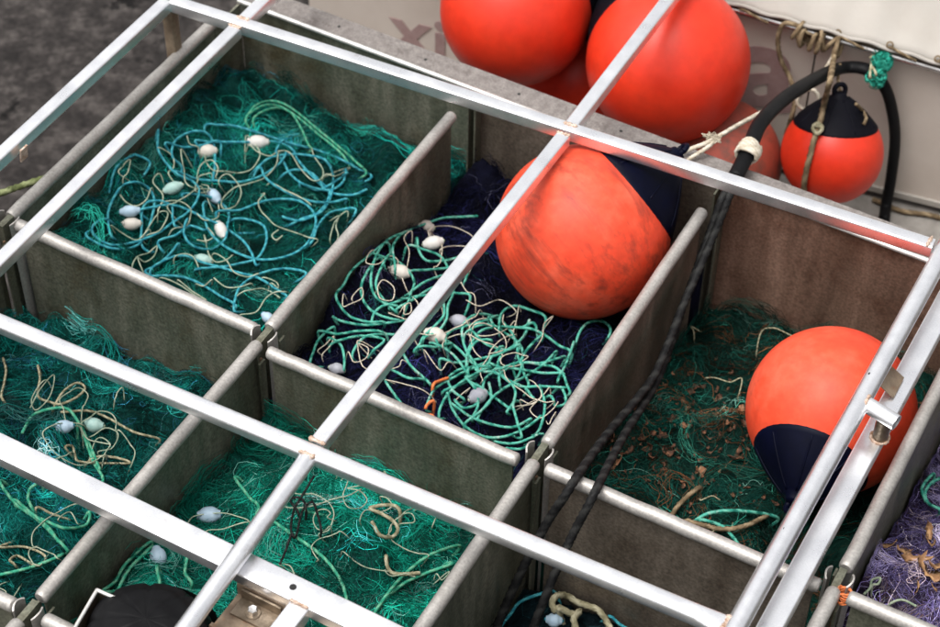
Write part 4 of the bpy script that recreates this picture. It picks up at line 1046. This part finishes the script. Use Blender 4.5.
line('rope', [at(684, 163, .006), at(694, 156, .012), at(708, 147, .028), aty(718, 137, 1.26), aty(728, 131, 1.29)], .0058, BEIGE_R, 'short second leg of the frayed cream rope on the ledge', 'rope', amp=.24)
ft = []
g = np.random.default_rng(5); kc = aty(713, 138, 1.24)
tp = [kc+g.normal(0, 1, 3)*[.012, .007, .005] for _ in range(150)]
tag(obj('rope_tuft', rope_vf(tp, .0011, 0, n=5, step=.004), BEIGE_R, None, 180), 'pale frayed tuft on the cream rope above the ledge', 'rope')
br = [hp(802, 26, .05), hp(784, 24, .06), hp(778, 40, .06), hp(781, 60, .055), hp(790, 78, .06), hp(795, 96, .10), hp(793, 112, .13), hp(787, 132, .12), hp(783, 150, .05)]
line('rope', br, .0075, BROWN_R, 'brown rope loop hanging from the rail left of the small buoy', 'rope', amp=.22)
cb3 = np.asarray(c3)
def over(px, py, extra=.012):
    """a point just clear of the small buoy on the camera's side"""
    d = ray(px, py); d = d/np.linalg.norm(d); oc = CAM-cb3; b = oc@d; R_ = r3+extra; q = b*b-(oc@oc-R_*R_)
    if q < 0: return aty(px, py, cb3[1]-.05)
    return CAM+d*(-b-math.sqrt(q))
br2 = [hp(836, 46, .05), hp(833, 62, .13), aty(830, 80, 1.72), over(824, 104, .03), over(820, 122), over(814, 140), over(810, 156), over(806, 172), over(804, 186), over(804, 196)]
line('rope', br2, .0085, BROWN_R, 'brown laid rope hanging down the front of the small buoy', 'rope', amp=.24)
line('rope', [over(823, 128, .012), over(818, 123, .02), over(813, 128, .016), over(817, 134, .02), over(822, 128, .022), over(815, 125, .024)], .006, TAN_R, 'tan knot on the rope in front of the small buoy', 'knot', amp=.2)
kn = []
for k in range(110):
    u = k/109; p = rail_a+(rail_b-rail_a)*(.30+.235*(u+.12*math.sin(u*17)+.05*math.sin(u*41))); a = k*.46+.7*math.sin(u*9); q = 1+.35*math.sin(u*23)
    kn.append(p+hn*(.02+.026*q*math.cos(a))+np.array([0, 0, .030*q*math.sin(a)-.008+.010*math.sin(k*.23)]))
line('rope', kn, .0068, BROWN_R, 'brown rope wound many turns round the hull rail', 'rope', step=.007)
line('rope', [hp(840, 64, .12), hp(838, 80, .17), hp(840, 92, .19), hp(836, 100, .2), hp(842, 104, .19)], .005, BROWN_R, 'short brown lashing on the eye of the small buoy', 'rope')
line('rope', [over(856, 104, .008), over(862, 110, .012), over(866, 118, .01), over(864, 124, .01)], .005, BROWN_R, 'frayed brown rope end on the black cap of the small buoy', 'rope')
# a wad of green netting tied on the rail
g = np.random.default_rng(9); wc = hp(882, 62, .06); wc2 = hp(876, 78, .10)
n = 420; K = 9; cc = np.where(g.random(n)[:, None] < .68, wc, wc2); P = np.zeros((n, K, 3)); P[:, 0] = cc+g.normal(0, .012, (n, 3))
dv = g.normal(0, 1, (n, 3))
for k in range(1, K):
    dv = dv+g.normal(0, .9, (n, 3)); dv /= np.linalg.norm(dv, axis=1)[:, None]
    P[:, k] = P[:, k-1]+dv*.008; P[:, k] = cc+(P[:, k]-cc)*np.minimum(1, .034/(np.linalg.norm(P[:, k]-cc, axis=1)+1e-6))[:, None]
T = np.gradient(P, axis=1); T /= np.linalg.norm(T, axis=2, keepdims=True)+1e-9
Sd = np.cross(T, g.normal(0, 1, (n, 1, 3))); Sd /= np.linalg.norm(Sd, axis=2, keepdims=True)+1e-9
V = np.stack([P-Sd*.0016, P+Sd*.0016], 2).reshape(-1, 3); i = (np.arange(n)*K*2)[:, None]+np.arange(K-1)[None]*2
cl = np.array([(.01, .16, .11), (.02, .28, .20), (.05, .38, .28)])[g.integers(0, 3, n)]
tag(fast_mesh('net_scrap', V, np.stack([i, i+2, i+3, i+1], -1).reshape(-1, 4), NETM, np.repeat(cl, K*2, axis=0), None, False), 'wad of green netting tied round the rail and the black hose', 'net scrap')
line('cord', [hp(873, 60, .03), hp(872, 66, .08), hp(876, 74, .12), hp(874, 80, .1), hp(870, 76, .12), hp(872, 62, .07), hp(874, 56, .05), hp(870, 58, .05)], .004, TAN_R, 'tan cord beside the green wad on the rail', 'cord')
# cord along the foot of the hull
line('rope', [hull_pt(.02, GUT+.014, .03), hull_pt(.12, GUT+.012, .05), hull_pt(.22, GUT+.012, .035), hull_pt(.36, GUT+.012, .05), hull_pt(.6, GUT+.012, .04)], .008, BROWN_R, 'dark rope lying along the foot of the white hull', 'rope')
# mooring line at the left edge
ml = [at(-60, 212, -.2), at(-20, 200, -.16), at(10, 190, -.13), at(30, 183, -.11), at(46, 178, -.10)]
line('rope', ml, .009, MUD_R, 'muddy green rope at the left edge beside the outer bin wall', 'rope', amp=.26)
